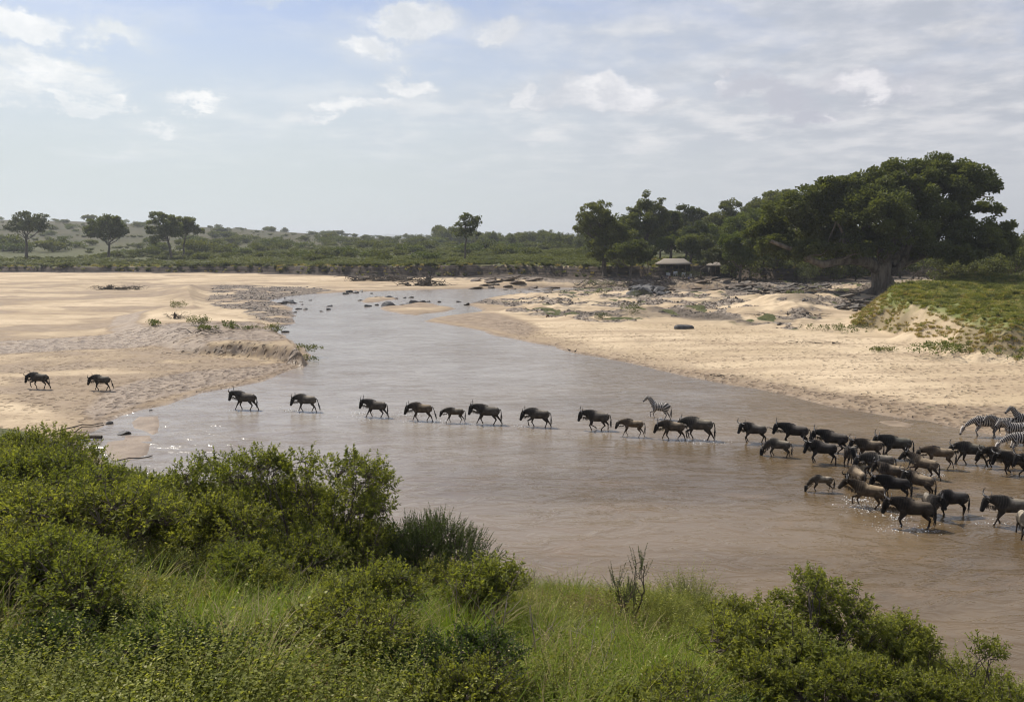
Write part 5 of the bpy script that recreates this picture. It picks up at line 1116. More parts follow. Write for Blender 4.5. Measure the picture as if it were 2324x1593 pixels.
def tent(label, Y, uc, width, depth, eave, ridge, vbase=598):
    c = PD(uc, vbase, Y); z0 = tz(c[0], Y); t = empty('safari_tent', (c[0], Y, z0)); tag(t, label, 'tent')
    w, d = width / 2, depth / 2; rw = w * .56; n = 9
    prof = [(w, d, eave - .25), (w, d, eave), (w * .78, d * .72, eave + (ridge - eave) * .38), (rw + .1, .12, ridge), (rw, 0.0, ridge + .02)]
    V = []
    for (a, b, z) in prof: V += [(-a, -b, z), (a, -b, z), (a, b, z), (-a, b, z)]
    F4 = [[i * 4 + j, i * 4 + (j + 1) % 4, (i + 1) * 4 + (j + 1) % 4, (i + 1) * 4 + j] for i in range(len(prof) - 1) for j in range(4)] + [[16, 17, 18, 19]]
    me = mesh_np('roof', np.array(V, float), [np.array(F4)], M_canvas); ro = obj('roof', me, t); md = ro.modifiers.new('thick', 'SOLIDIFY'); md.thickness = .05
    V, fc = boxes([((0, d * .55, eave / 2), (width * .92, .06, eave)), ((-w * .9, d * .1, eave / 2), (.06, d * .9, eave)), ((w * .9, d * .1, eave / 2), (.06, d * .9, eave))]); obj('wall', mesh_np('wall', V, [fc], M_inner), t)
    for i in range(6):
        x = -w * .96 + i * w * 1.92 / 5; V, fc = tubes([(np.array([[x, -d * .95, -.2], [x, -d * .95, eave]]), .05)], 8); obj('pole', mesh_np('pole', V, [fc], M_pole, True), t)
    return t, c, z0
Yt = 214
tn, tcn, tz0 = tent('long open safari tent with cream canvas hip roof and dark interior among the trees', Yt, 1529, 9.2, 5.0, 2.2, 3.5)
tent('second cream canvas tent half hidden behind the olive bush tree', 214, 1636, 6.6, 5.0, 2.1, 3.5)
def chair_mesh():
    V, fc = boxes([((0, 0, .45), (.5, .5, .06)), ((0, .23, .75), (.5, .05, .6))]); return mesh_np('seat', V, [fc], M_white)
ch = empty('camp_chair', (0, 0, 0)); obj('seat', chair_mesh(), ch)
for sx in (-.22, .22):
    for sy in (-.22, .22):
        V, fc = tubes([(np.array([[sx, sy, 0], [sx, sy, .43]]), .02)], 5); obj('leg', mesh_np('leg', V, [fc], M_white, True), ch)
for i, x in enumerate([-2.2, -1.75, -.3, .15, 1.8, 2.25, 4.0]):
    o = ch if i == 0 else copy_tree(ch); o.location = (tcn[0] + x, Yt - 3.2, tz(tcn[0] + x, Yt - 3.2)); o.rotation_euler = (0, 0, rr_.normal() * .2); o.scale = (1.25,) * 3
    tag(o, 'white chair in the row standing at the open front of the long tent', 'chair', 'white chairs in front of the tent')

# ------------------------------------------------------------------ bodies grown from rings
def ring_tube(path, ref=(0, 1, 0), n=14):
    """path: list of (x,y,z,half width, half height); closed tube, ref = direction of the width"""
    pts = np.array([p[:3] for p in path], float); T = np.gradient(pts, axis=0); T = unit(T); V = []; a = np.arange(n) * 2 * math.pi / n
    for i, p in enumerate(path):
        S = np.array(ref, float); S = unit(S - T[i] * (S @ T[i])); U = np.cross(T[i], S); V.append(pts[i] + np.outer(np.cos(a), S) * p[3] + np.outer(np.sin(a), U) * p[4])
    m = len(path); V = np.vstack(V + [pts[0] - T[0] * path[0][4] * .3, pts[-1] + T[-1] * path[-1][4] * .3]); Fq = []; Ft = []
    for i in range(m - 1):
        for j in range(n): Fq.append([i * n + j, i * n + (j + 1) % n, (i + 1) * n + (j + 1) % n, (i + 1) * n + j])
    for j in range(n): Ft.append([m * n, (j + 1) % n, j]); Ft.append([m * n + 1, (m - 1) * n + j, (m - 1) * n + (j + 1) % n])
    return V, Fq, Ft
def fuse(name, tubes_, voxel, mat, smooth=4):
    """several closed tubes melted into one continuous skin"""
    Vs, Fs, o = [], [], 0
    for V, q, t in tubes_:
        Vs.append(V); Fs += [[a + o for a in f_] for f_ in q + t]; o += len(V)
    me = bpy.data.meshes.new(name); me.from_pydata(np.vstack(Vs).tolist(), [], Fs); me.update()
    bm = bmesh.new(); bm.from_mesh(me); bmesh.ops.recalc_face_normals(bm, faces=bm.faces); bm.to_mesh(me); bm.free()
    ob = bpy.data.objects.new(name, me); COL.objects.link(ob)
    r = ob.modifiers.new('r', 'REMESH'); r.mode = 'VOXEL'; r.voxel_size = voxel; r.use_smooth_shade = True
    s = ob.modifiers.new('s', 'SMOOTH'); s.iterations = smooth; s.factor = .5
    dg = bpy.context.evaluated_depsgraph_get(); new = bpy.data.meshes.new_from_object(ob.evaluated_get(dg)); bpy.data.objects.remove(ob); new.name = name
    new.polygons.foreach_set('use_smooth', np.ones(len(new.polygons), bool)); new.materials.clear(); new.materials.append(mat); return new
def verts(me):
    a = np.empty(len(me.vertices) * 3, np.float32); me.vertices.foreach_get('co', a); return a.reshape(-1, 3).astype(float)
def set_col(me, C):
    at = me.attributes.new('coat', 'FLOAT_COLOR', 'POINT'); C = np.concatenate([C, np.ones((len(C), 1))], 1); at.data.foreach_set('color', C.astype(np.float32).ravel())
def ik(a, b, l1, l2, bend):
    """knee of a two bone limb in the xz plane; bend = +1 bulges forward (+x)"""
    a = np.array(a, float); b = np.array(b, float); d = b - a; L = min(np.linalg.norm(d), (l1 + l2) * .998); d = unit(d); x = (l1 * l1 - l2 * l2 + L * L) / (2 * L); h = math.sqrt(max(l1 * l1 - x * x, 0))
    p = np.array([-d[2], 0, d[0]]); p = p if p[0] * bend > 0 else -p
    return a + d * x + p * h
def coat_mat(name, rough=.55, spec=.35):
    m, nt = new_mat(name); g = NT(nt); tc = g.node('ShaderNodeTexCoord').outputs['Object']; n = g.noise(g.mapping(tc, (6, 6, 1.6)), 5, 5, .6)
    oc = g.node('ShaderNodeObjectInfo').outputs['Color']
    c = g.mix(1.0, g.attr('coat'), oc, mode='MULTIPLY'); c = g.mix(1.0, c, g.mix(n, (.62, .62, .62), (1.35, 1.35, 1.35)), mode='MULTIPLY')
    bs = g.node('ShaderNodeBsdfPrincipled'); g.link(c, bs.inputs['Base Color']); bs.inputs['Roughness'].default_value = rough; bs.inputs['Specular IOR Level'].default_value = spec
    g.link(g.bump(n, .5, .02), bs.inputs['Normal']); g.out(bs.outputs[0]); return m
M_coat = coat_mat('wildebeest_coat', .7, .12); M_horn = simple_mat('horn', (.035, .03, .026), .35, var=.3); M_hair = simple_mat('black_hair', (.014, .012, .011), .8, var=.3); M_beard = simple_mat('pale_beard', (.085, .065, .042), .9, var=.3); M_zcoat = coat_mat('zebra_coat', .6, .25)

def hair_strands(rng, roots, dirs, L, r=.006, fall=.3):
    pth = []
    for p, d in zip(roots, dirs):
        l = L * rng.uniform(.6, 1.15); t = np.linspace(0, 1, 4)[:, None]; q = p + unit(d) * l * t + np.array([0, 0, -fall * l]) * t ** 2; pth.append((q, np.array([r, r * .9, r * .7, r * .25])))
    return tubes(pth, 3)
def quadruped(kind, feet, head='level', yaw=0.0, tail='down', seed=0, calf=False):
    """x forward. feet: [(dx, lift)] front left, front right, hind left, hind right"""
    rng = np.random.default_rng(seed); wb = kind == 'wildebeest'; T = []
    if wb:
        if calf: body = [(-.78, 0, 1.0, .09, .12), (-.70, 0, .98, .15, .21), (-.5, 0, .95, .18, .25), (-.25, 0, .95, .19, .24), (0, 0, .97, .19, .26), (.22, 0, 1.01, .17, .29), (.38, 0, 1.03, .14, .26), (.5, 0, 1.05, .10, .2)]
        else: body = [(-.80, 0, .96, .10, .13), (-.72, 0, .94, .17, .24), (-.52, 0, .915, .205, .275), (-.25, 0, .905, .24, .295), (0, 0, .92, .245, .325), (.22, 0, .985, .22, .365), (.40, 0, 1.02, .18, .335), (.54, 0, 1.03, .14, .27)]
        sh = (.34, .84); hp = (-.60, .90); neckb = np.array([.40, 0, 1.10]); nw = (.15, .28)
    else:
        body = [(-.72, 0, 1.02, .12, .15), (-.64, 0, 1.01, .20, .25), (-.42, 0, .98, .235, .30), (-.15, 0, .94, .26, .31), (.10, 0, .95, .25, .30), (.32, 0, 1.0, .21, .29), (.46, 0, 1.03, .15, .24), (.56, 0, 1.05, .10, .16)]
        sh = (.36, .84); hp = (-.52, .92); neckb = np.array([.42, 0, 1.10]); nw = (.11, .20)
    T.append(ring_tube(body))
    cyw, syw = math.cos(yaw), math.sin(yaw)
    if wb:
        hd = {'level': ((.98, 1.20), (.30, -.95)), 'low': ((.93, 1.00), (.35, -.94)), 'drink': ((1.02, .52), (.10, -1.0)), 'up': ((.94, 1.34), (.62, -.78)), 'side': ((.90, 1.24), (.45, -.9)), 'front': ((.80, 1.25), (.35, -.94))}[head]; hl = .54
    else:
        hd = {'level': ((1.02, 1.38), (.75, -.66)), 'up': ((.86, 1.62), (.66, -.75)), 'drink': ((1.18, .62), (.35, -.94)), 'low': ((1.10, 1.05), (.75, -.66))}[head]; hl = .50
    def turn(p):   # swing about the neck base
        q = np.array([p[0], 0, p[1]]) - neckb; return neckb + np.array([q[0] * cyw, q[0] * syw, q[2]])
    poll = turn(hd[0]); hdir = np.array([hd[1][0] * cyw, hd[1][0] * syw, hd[1][1]]); hdir = unit(hdir); side = np.array([-syw, cyw, 0.0]); nose = poll + hdir * hl
    nb = neckb - np.array([.12, 0, .02]); mid = (neckb * .5 + poll * .5) + np.array([0, 0, .02 if head != 'drink' else .05])
    ks = .85 if calf else 1
    T.append(ring_tube([(*nb, nw[0] * 1.0, nw[1] * 1.05 * ks), (*(neckb * .75 + poll * .25), nw[0] * .95, nw[1] * .92 * ks), (*mid, nw[0] * .8, nw[1] * .74 * ks), (*(poll * .85 + neckb * .15), nw[0] * .66, nw[1] * .56 * ks)], side))
    hw = [(-.02, .10, .14), (.12, .115, .155), (.27, .10, .135), (.42, .08, .105), (.53, .086, .095), (.59, .075, .07)] if wb else [(0, .075, .11), (.12, .085, .125), (.25, .07, .10), (.36, .052, .072), (.45, .052, .062), (.50, .045, .05)]
    if calf: hw = [(a * .8, b * .85, c * .85) for a, b, c in hw]
    T.append(ring_tube([(*(poll + hdir * a), b, c) for a, b, c in hw], side))
    up_h = unit(np.cross(side, hdir)); up_h = up_h if up_h[2] > 0 or up_h @ hdir < 0 else up_h
    back = -up_h if (up_h @ np.array([cyw, syw, 0])) > 0 else up_h       # towards the neck side of the head
    for s_ in (-1, 1):
        e0 = poll + hdir * .03 + side * s_ * .07 + back * .02; el = .17 if wb else .16; ed = unit(side * s_ * 1.0 + np.array([0, 0, -.15]) - 0 * hdir) if wb else unit(side * s_ * .35 + np.array([0, 0, 1.0]) - hdir * .2)
        T.append(ring_tube([(*e0, .025, .03), (*(e0 + ed * el * .5), .03, .045), (*(e0 + ed * el * .85), .018, .03), (*(e0 + ed * el), .012, .014)], hdir))
    legs = []
    for i, (dx, lift) in enumerate(feet):
        s_ = 1 if i % 2 == 0 else -1; y = s_ * (.115 if i < 2 else .12); th = .85 if calf else 1.18
        if not wb: th = 1.05
        if i < 2:
            top = np.array([sh[0], y, sh[1]]); el = top + np.array([-.04 + dx * .12, 0, -.20]); ft = np.array([sh[0] + dx, y, .10 + lift]); 
            kn = ik(el, ft, .31, .285, 1 if lift > .04 or dx < 0 else 1)
            hoof = ft + (np.array([.045, 0, -.085]) if lift < .04 else np.array([-.05, 0, -.08]))
            pts = [(*top, .085 * th, .15 * th), (*(el), .062 * th, .095 * th), (*(el * .5 + kn * .5), .044 * th, .055 * th), (*kn, .037 * th, .042 * th), (*(kn * .5 + ft * .5), .026 * th, .028 * th), (*ft, .030 * th, .033 * th), (*(ft * .4 + hoof * .6), .028 * th, .03 * th), (*hoof, .036 * th, .045 * th)]
        else:
            top = np.array([hp[0], y * .9, hp[1]]); st = top + np.array([.10 + dx * .30, 0, -.27]); ft = np.array([hp[0] - .06 + dx, y, .10 + lift]); 
            hk = ik(st, ft, .30, .33, -1); hoof = ft + (np.array([.045, 0, -.085]) if lift < .04 else np.array([-.03, 0, -.09]))
            pts = [(*top, .115 * th, .20 * th), (*(top * .45 + st * .55), .10 * th, .155 * th), (*st, .075 * th, .10 * th), (*(st * .45 + hk * .55), .046 * th, .058 * th), (*hk, .036 * th, .048 * th), (*(hk * .5 + ft * .5), .027 * th, .03 * th), (*ft, .031 * th, .034 * th), (*(ft * .4 + hoof * .6), .029 * th, .03 * th), (*hoof, .037 * th, .045 * th)]
        T.append(ring_tube(pts, (0, 1, 0), 12)); legs.append(np.array([p[:3] for p in pts]))
    me = fuse('body', T, .019, M_coat if wb else M_zcoat, 3)
    V = verts(me); x, y, z = V.T; n = len(V)
    dn = np.linalg.norm(V - poll, axis=1); th_ = (V - poll) @ hdir; rad = np.linalg.norm((V - poll) - np.outer(th_, hdir), axis=1)
    on_head = (th_ > -.08) & (th_ < .6) & (rad < .19) & ((x > .62) | (head == 'front'))
    nk = unit(poll - neckb); tn_ = (V - neckb) @ nk; on_neck = (x > .40) & (tn_ > 0) & ~on_head
    leg_d = np.full(n, 9.0)
    for L in legs:
        for a, b in zip(L[2:-1], L[3:]):
            d = b - a; t = np.clip(((V - a) @ d) / (d @ d), 0, 1); leg_d = np.minimum(leg_d, np.linalg.norm(V - a - t[:, None] * d, axis=1))
    lower = sst(.075 - leg_d, 0, .03) * sst(.72 - z, 0, .12)
    fb = lambda a, b, s_: fbm(a, b, s_, 3)
    if wb:
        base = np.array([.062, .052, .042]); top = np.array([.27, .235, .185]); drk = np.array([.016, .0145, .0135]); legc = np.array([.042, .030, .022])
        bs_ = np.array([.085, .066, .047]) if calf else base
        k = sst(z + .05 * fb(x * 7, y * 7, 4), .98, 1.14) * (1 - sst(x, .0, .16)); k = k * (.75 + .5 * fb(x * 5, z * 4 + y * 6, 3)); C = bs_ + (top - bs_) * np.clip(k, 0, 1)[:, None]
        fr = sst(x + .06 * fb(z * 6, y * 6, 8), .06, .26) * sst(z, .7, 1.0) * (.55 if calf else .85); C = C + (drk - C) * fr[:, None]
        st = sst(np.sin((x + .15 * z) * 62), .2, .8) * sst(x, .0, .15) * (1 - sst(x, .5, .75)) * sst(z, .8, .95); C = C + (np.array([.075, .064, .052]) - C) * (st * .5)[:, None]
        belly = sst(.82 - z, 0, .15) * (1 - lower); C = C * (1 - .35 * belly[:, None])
        C = C * (.72 + .7 * np.clip(.5 + fbm(x * 5 + seed, z * 5 + y * 3, 9, 4), 0, 1))[:, None]
        C = np.where(on_head[:, None], drk * (1.5 if calf else 1.0), C); C = C + (legc - C) * lower[:, None]
    else:
        # stripe phase: around the barrel by x, along the neck, fanning over the haunch, rings on the legs
        ph = x * 7.6 + .7 * fb(x * 2, z * 2, 5)
        hx = -(x + .22); hz = z - .62; fan = np.arctan2(hz, np.maximum(hx, -.2) + .25)
        kf = sst(-x, .18, .38); ph2 = -1.4 + fan * 3.4
        ph = np.where(kf > .5, ph2, ph); nkph = .42 * 7.6 + tn_ * 10; ph = np.where(on_neck, nkph, ph); ph = np.where(on_head, 9 + th_ * 17 + rad * 6, ph)
        ph = np.where(lower > .4, z * 13, ph); w = np.sin(ph * 2 * math.pi)
        stripe = sst(w, -.15, .1); C = np.array([.44, .40, .35])[None] * (1 - stripe[:, None]) + np.array([.010, .009, .008]) * stripe[:, None]
        belly = sst(.70 - z, 0, .05) * (1 - lower) * (np.abs(y) < .1); C = C + (np.array([.55, .5, .44]) - C) * belly[:, None]
        muz = on_head & (th_ > .40); C = np.where(muz[:, None], np.array([.03, .026, .024]), C); C = np.where((z < .08)[:, None], np.array([.03, .026, .022]), C)
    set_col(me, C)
    root = empty(kind if not calf else 'wildebeest_calf'); obj('body', me, root)
    # mane on the crest
    crest = []; a = np.array([-.02 if wb else .38, 0, 1.28 if wb else 1.26])
    q = []
    bt = {True: 1.31, False: 1.30}[wb]
    ctrl = [np.array([.02, 0, 1.26]), np.array([.22, 0, 1.335]), np.array([.42, 0, 1.33]), (neckb + poll) / 2 + np.array([-.02, 0, .17 if head != 'drink' else .22]) * np.array([1, 1, 1]), poll + back * .10 + np.array([0, 0, .02])] if wb else [np.array([.40, 0, 1.26]), (neckb * .7 + poll * .3) + np.array([-.04, 0, .15]), (neckb * .35 + poll * .65) + np.array([-.04, 0, .13]), poll + back * .09 + np.array([0, 0, .02])]
    if calf: ctrl = [c - np.array([0, 0, .02]) for c in ctrl]
    ctrl = np.array(ctrl); tt = np.linspace(0, len(ctrl) - 1.001, 90 if wb else 110); i0 = tt.astype(int); f_ = (tt - i0)[:, None]; rp = ctrl[i0] * (1 - f_) + ctrl[i0 + 1] * f_
    rp = rp + np.array([0, 0, -.035]) + rng.normal(size=rp.shape) * np.array([.01, .012, .008])
    dirs = np.tile(np.array([-.35, 0, 1.0]), (len(rp), 1)) + rng.normal(size=rp.shape) * np.array([.2, .45 if wb else .12, .1])
    if wb: dirs = dirs * np.array([1, 1, .5]) + np.array([-.5, 0, 0])
    hv, hf = hair_strands(rng, rp, dirs, .16 if wb else .12, .014 if wb else .010, .35 if wb else 0)
    mn = mesh_np('mane', hv, [hf], M_hair if wb else M_zcoat, True)
    if not wb:
        n_ = len(hv); st = np.sin(np.repeat(tt, 12)[:n_] * 22) > .0; C = np.where(st[:, None], [.025, .02, .018], [.5, .46, .4]); set_col(mn, C)
    obj('mane', mn, root)
    if wb:
        rp = np.array([(poll + hdir * .24 + back * .05) * (1 - t) + (neckb + np.array([.10, 0, -.24])) * t + back * .05 * math.sin(math.pi * t) for t in np.linspace(0.0, .95, 60)])
        rp = rp + rng.normal(size=rp.shape) * np.array([.02, .03, .02]); dirs = np.tile([.02, 0, -1.0], (60, 1)) + rng.normal(size=(60, 3)) * .16
        hv, hf = hair_strands(rng, rp, dirs, .08 if calf else .20, .012, 0); obj('beard', mesh_np('beard', hv, [hf], M_beard, True), root)
        for s_ in (-1, 1):
            hs = .35 if calf else 1.0; b0 = poll + side * s_ * .03 + np.array([0, 0, .06]) - hdir * .02; upv = np.array([0, 0, 1.0]); fwd = np.array([cyw, syw, 0])
            pts = np.array([b0, b0 + (side * s_ * .14 + upv * -.01) * hs, b0 + (side * s_ * .26 + upv * .02) * hs, b0 + (side * s_ * .31 + upv * .12) * hs, b0 + (side * s_ * .28 + upv * .24 - fwd * .02) * hs, b0 + (side * s_ * .20 + upv * .31 - fwd * .03) * hs])
            if calf: pts = np.array([b0 + side * s_ * .03, b0 + side * s_ * .06 + upv * .06, b0 + side * s_ * .07 + upv * .13])
            V_, f__ = tubes([(pts, np.linspace(.055 if not calf else .022, .010, len(pts)))], 8); obj('horn', mesh_np('horn', V_, [f__], M_horn, True), root)
    # tail
    t0 = np.array([-.83 if wb else -.76, 0, 1.05 if wb else 1.10]); cm = M_hair
    tp_ = {'down': [(0, 0, 0), (-.07, 0, -.10), (-.10, .02, -.30), (-.10, .03, -.52), (-.08, .03, -.74)], 'out': [(0, 0, 0), (-.14, 0, .02), (-.30, 0, -.04), (-.46, 0, -.12), (-.60, 0, -.20)], 'up': [(0, 0, 0), (-.10, 0, .12), (-.14, 0, .30), (-.15, 0, .42), (-.22, 0, .46)], 'swing': [(0, 0, 0), (-.09, 0, -.12), (-.16, .02, -.32), (-.22, .03, -.54), (-.27, .03, -.76)]}[tail]
    pts = t0 + np.array(tp_) * (.85 if calf else 1); V_, f__ = tubes([(pts, np.array([.03, .026, .028, .045, .012]) if wb else np.array([.028, .02, .018, .035, .01]))], 8); o = obj('tail', mesh_np('tail', V_, [f__], cm, True), root)
    rp = np.repeat(pts[2:4], 16, 0) + rng.normal(size=(32, 3)) * .012; dd = pts[4] - pts[2]; hv, hf = hair_strands(rng, rp, np.tile(dd, (32, 1)) + rng.normal(size=(32, 3)) * .06, .34, .009, .1); obj('tail_tuft', mesh_np('tail_tuft', hv, [hf], cm, True), o)
    return root
def prep(*a, **k): return quadruped(*a, **k)
POSE = {
 'A': prep('wildebeest', [(.30, .0), (-.06, .0), (.20, 0), (-.30, .0)], 'level', .0, 'down', 1),
 'B': prep('wildebeest', [(-.18, .0), (.24, .0), (-.22, 0), (.24, .0)], 'low', .06, 'swing', 2),
 'C': prep('wildebeest', [(.22, .12), (-.12, .0), (.10, 0), (-.26, .0)], 'low', -.1, 'down', 3),
 'D': prep('wildebeest', [(-.05, .0), (-.30, .10), (.34, 0.05), (-.10, .0)], 'level', .25, 'down', 4),
 'S': prep('wildebeest', [(.04, .0), (-.04, .0), (.03, 0), (-.10, .0)], 'level', .15, 'down', 5),
 'T': prep('wildebeest', [(.05, .0), (-.08, .0), (-.12, 0), (.08, .0)], 'side', .75, 'out', 6),
 'K': prep('wildebeest', [(.05, .0), (-.12, .0), (.06, 0), (-.12, .0)], 'drink', .15, 'down', 7),
 'R': prep('wildebeest', [(.30, .16), (-.02, .0), (.26, 0), (-.34, .02)], 'up', .12, 'down', 8),
 'H': prep('wildebeest', [(.05, .0), (-.05, .0), (.05, 0), (-.05, .0)], 'front', 1.15, 'down', 9),
 'V': prep('wildebeest', [(.10, .0), (-.16, .0), (.16, 0), (-.16, .0)], 'front', -.7, 'up', 10),
 'a': prep('wildebeest', [(.24, .0), (-.10, .0), (.16, 0), (-.22, .0)], 'low', .0, 'down', 11, calf=True),
 'k': prep('wildebeest', [(.04, .0), (-.06, .0), (-.10, 0), (.08, .0)], 'drink', .1, 'down', 12, calf=True),
 'ZW': prep('zebra', [(.26, .16), (.02, .0), (.16, 0), (-.22, .0)], 'up', .1, 'down', 13),
 'ZD': prep('zebra', [(.06, .0), (-.10, .0), (.10, 0), (-.12, .0)], 'drink', .05, 'down', 14),
 'ZS': prep('zebra', [(.05, .0), (-.05, .0), (.08, 0), (-.08, .0)], 'level', .35, 'down', 15),
 'ZU': prep('zebra', [(.05, .0), (-.05, .0), (.08, 0), (-.08, .0)], 'up', .2, 'down', 16)}
used = set()
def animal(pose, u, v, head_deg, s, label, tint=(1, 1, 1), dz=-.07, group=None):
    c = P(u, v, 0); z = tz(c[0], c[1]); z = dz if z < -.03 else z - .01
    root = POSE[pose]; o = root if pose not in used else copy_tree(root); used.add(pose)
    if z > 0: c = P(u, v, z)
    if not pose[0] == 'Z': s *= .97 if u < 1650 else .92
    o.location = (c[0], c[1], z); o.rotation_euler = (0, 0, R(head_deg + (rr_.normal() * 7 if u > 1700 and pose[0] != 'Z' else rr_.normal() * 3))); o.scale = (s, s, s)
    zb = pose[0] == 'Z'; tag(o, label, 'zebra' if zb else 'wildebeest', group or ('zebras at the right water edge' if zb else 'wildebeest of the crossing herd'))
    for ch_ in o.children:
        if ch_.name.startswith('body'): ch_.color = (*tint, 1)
    return o
W, TAN, DK, GY = (1, 1, 1), (1.2, 1.08, .92), (.55, .55, .58), (1.2, 1.2, 1.15)
HERD = [
 ('C', 88, 882, 175, 1.0, 'wildebeest furthest ahead on the left sand, closest to the left edge', (.8, .8, .8)),
 ('B', 230, 886, 172, .96, 'wildebeest on the left sand, second from the left edge', (.9, .9, .9)),
 ('A', 556, 929, 171, 1.06, 'wildebeest leading the line in the water, long stride', W),
 ('B', 694, 933, 171, 1.0, 'second wildebeest in the water, pale back, tail swinging', GY),
 ('A', 852, 946, 170, .98, 'third wildebeest in the water with spray around its front legs', W),
 ('B', 955, 954, 170, 1.0, 'fourth wildebeest in the water, just ahead of the first calf', TAN),
 ('a', 1030, 959, 171, .86, 'small calf wading between two adults, head lowered', (.8, .8, .75)),
 ('A', 1105, 962, 170, 1.06, 'big wildebeest directly behind the first calf', W),
 ('C', 1219, 968, 170, 1.0, 'wildebeest walking alone mid river, well behind the calf', W),
 ('D', 1353, 975, 170, 1.02, 'wildebeest with crossing legs ahead of the brown calf', W),
 ('a', 1433, 990, 168, .92, 'brown calf alone with short straight horns, left of the lone zebra', TAN),
 ('B', 1524, 996, 166, .95, 'young brown wildebeest half covered by the bull behind it, below the lone zebra', TAN),
 ('C', 1582, 997, 166, 1.13, 'large striding wildebeest right under the lone zebra with foam at its feet', GY),
 ('T', 1708, 1003, 168, 1.02, 'wildebeest with curved horns looking at the camera, first of the bunched herd', W),
 ('S', 1800, 1008, 168, 1.08, 'dark wildebeest standing behind the drinking adult', DK),
 ('K', 1764, 1035, 160, .88, 'adult wildebeest drinking with its head at the water, leftmost of the bunch', GY),
 ('T', 1862, 1050, 170, 1.06, 'dark wildebeest with its tail held straight out behind', DK),
 ('D', 1888, 1026, 168, 1.08, 'dark grey wildebeest seen behind the one with outstretched tail', DK),
 ('H', 1926, 1058, 232, .98, 'wildebeest walking toward the camera, face on, in mid bunch', W),
 ('S', 1968, 1042, 168, 1.0, 'light tan wildebeest behind the face on one', TAN),
 ('A', 2030, 1040, 170, 1.12, 'big dark wildebeest at the back of the bunch below the sand spit', (.8, .85, .82)),
 ('C', 1988, 1082, 172, 1.10, 'wildebeest with dark forequarters and pale back in the crowded middle', GY),
 ('V', 2018, 1100, 170, .95, 'tan wildebeest with raised dark tail in the crowded middle', TAN),
 ('K', 1944, 1108, 78, .95, 'wildebeest seen from behind with pale rump, head down', TAN),
 ('R', 1966, 1150, 150, 1.0, 'tan wildebeest prancing through spray with a lifted foreleg', (1.55, 1.35, 1.05)),
 ('S', 2024, 1132, 178, .98, 'almost black wildebeest with long hanging tail, behind the prancing one', (.28, .28, .3)),
 ('H', 2080, 1122, 140, .96, 'wildebeest facing the camera with wide curved horns and light flank', TAN),
 ('k', 1862, 1115, 168, .74, 'young wildebeest drinking apart from the bunch, arched neck', GY),
 ('S', 2066, 1196, 174, 1.10, 'nearest dark wildebeest in full side view, wading in the lower right', (.6, .55, .5)),
 ('H', 2108, 1172, 250, .92, 'wildebeest with sunlit horns peering from behind the nearest dark one', (.9, .9, .9)),
 ('K', 2156, 1168, 176, 1.0, 'dark wildebeest with lowered head behind the nearest one, long shadow on water', DK),
 ('R', 2092, 1082, 142, .96, 'brown wildebeest climbing with raised knee, heavy pale rump, right of the crowded middle', TAN),
 ('a', 2126, 1062, 170, 1.05, 'small brown wildebeest walking behind the one with raised knee', TAN),
 ('B', 2198, 1052, 170, 1.05, 'wildebeest with low head walking below the drinking zebra', (.8, .8, .75)),
 ('C', 2262, 1062, 172, 1.0, 'wildebeest following the one below the zebras, partly hidden', (.8, .75, .65)),
 ('D', 2296, 1076, 172, 1.02, 'dark wildebeest in front at the right edge under the zebras', (.6, .55, .5)),
 ('A', 2288, 1190, 170, 1.08, 'big pale backed wildebeest entering from the right edge', GY),
 ('K', 2322, 1222, 240, 1.0, 'pale wildebeest cut by the right edge, the lowest animal of the herd there', GY),
 ('S', 2345, 1080, 170, 1.0, 'wildebeest mostly outside the frame at the right edge under the zebras', W),
 ('ZW', 1496, 950, 158, .93, 'lone zebra walking left in mid river with raised foreleg', W),
 ('ZD', 2232, 990, 176, 1.06, 'zebra drinking furthest left in the zebra group', W),
 ('ZS', 2272, 992, 176, 1.02, 'zebra with head level just right of the drinking one', (.75, .75, .75)),
 ('ZS', 2300, 1004, 178, 1.02, 'zebra with pale muzzle in front of the others', W),
 ('ZU', 2322, 984, 172, 1.0, 'dark zebra with raised head at the back of the group', (.7, .7, .7)),
 ('ZD', 2318, 1030, 172, 1.04, 'nearest zebra, bending its head to the water by the wildebeest', W),
 ('ZD', 2350, 1020, 172, 1.02, 'zebra half outside the right edge behind the nearest zebra', W)]
for a in HERD: animal(*a)

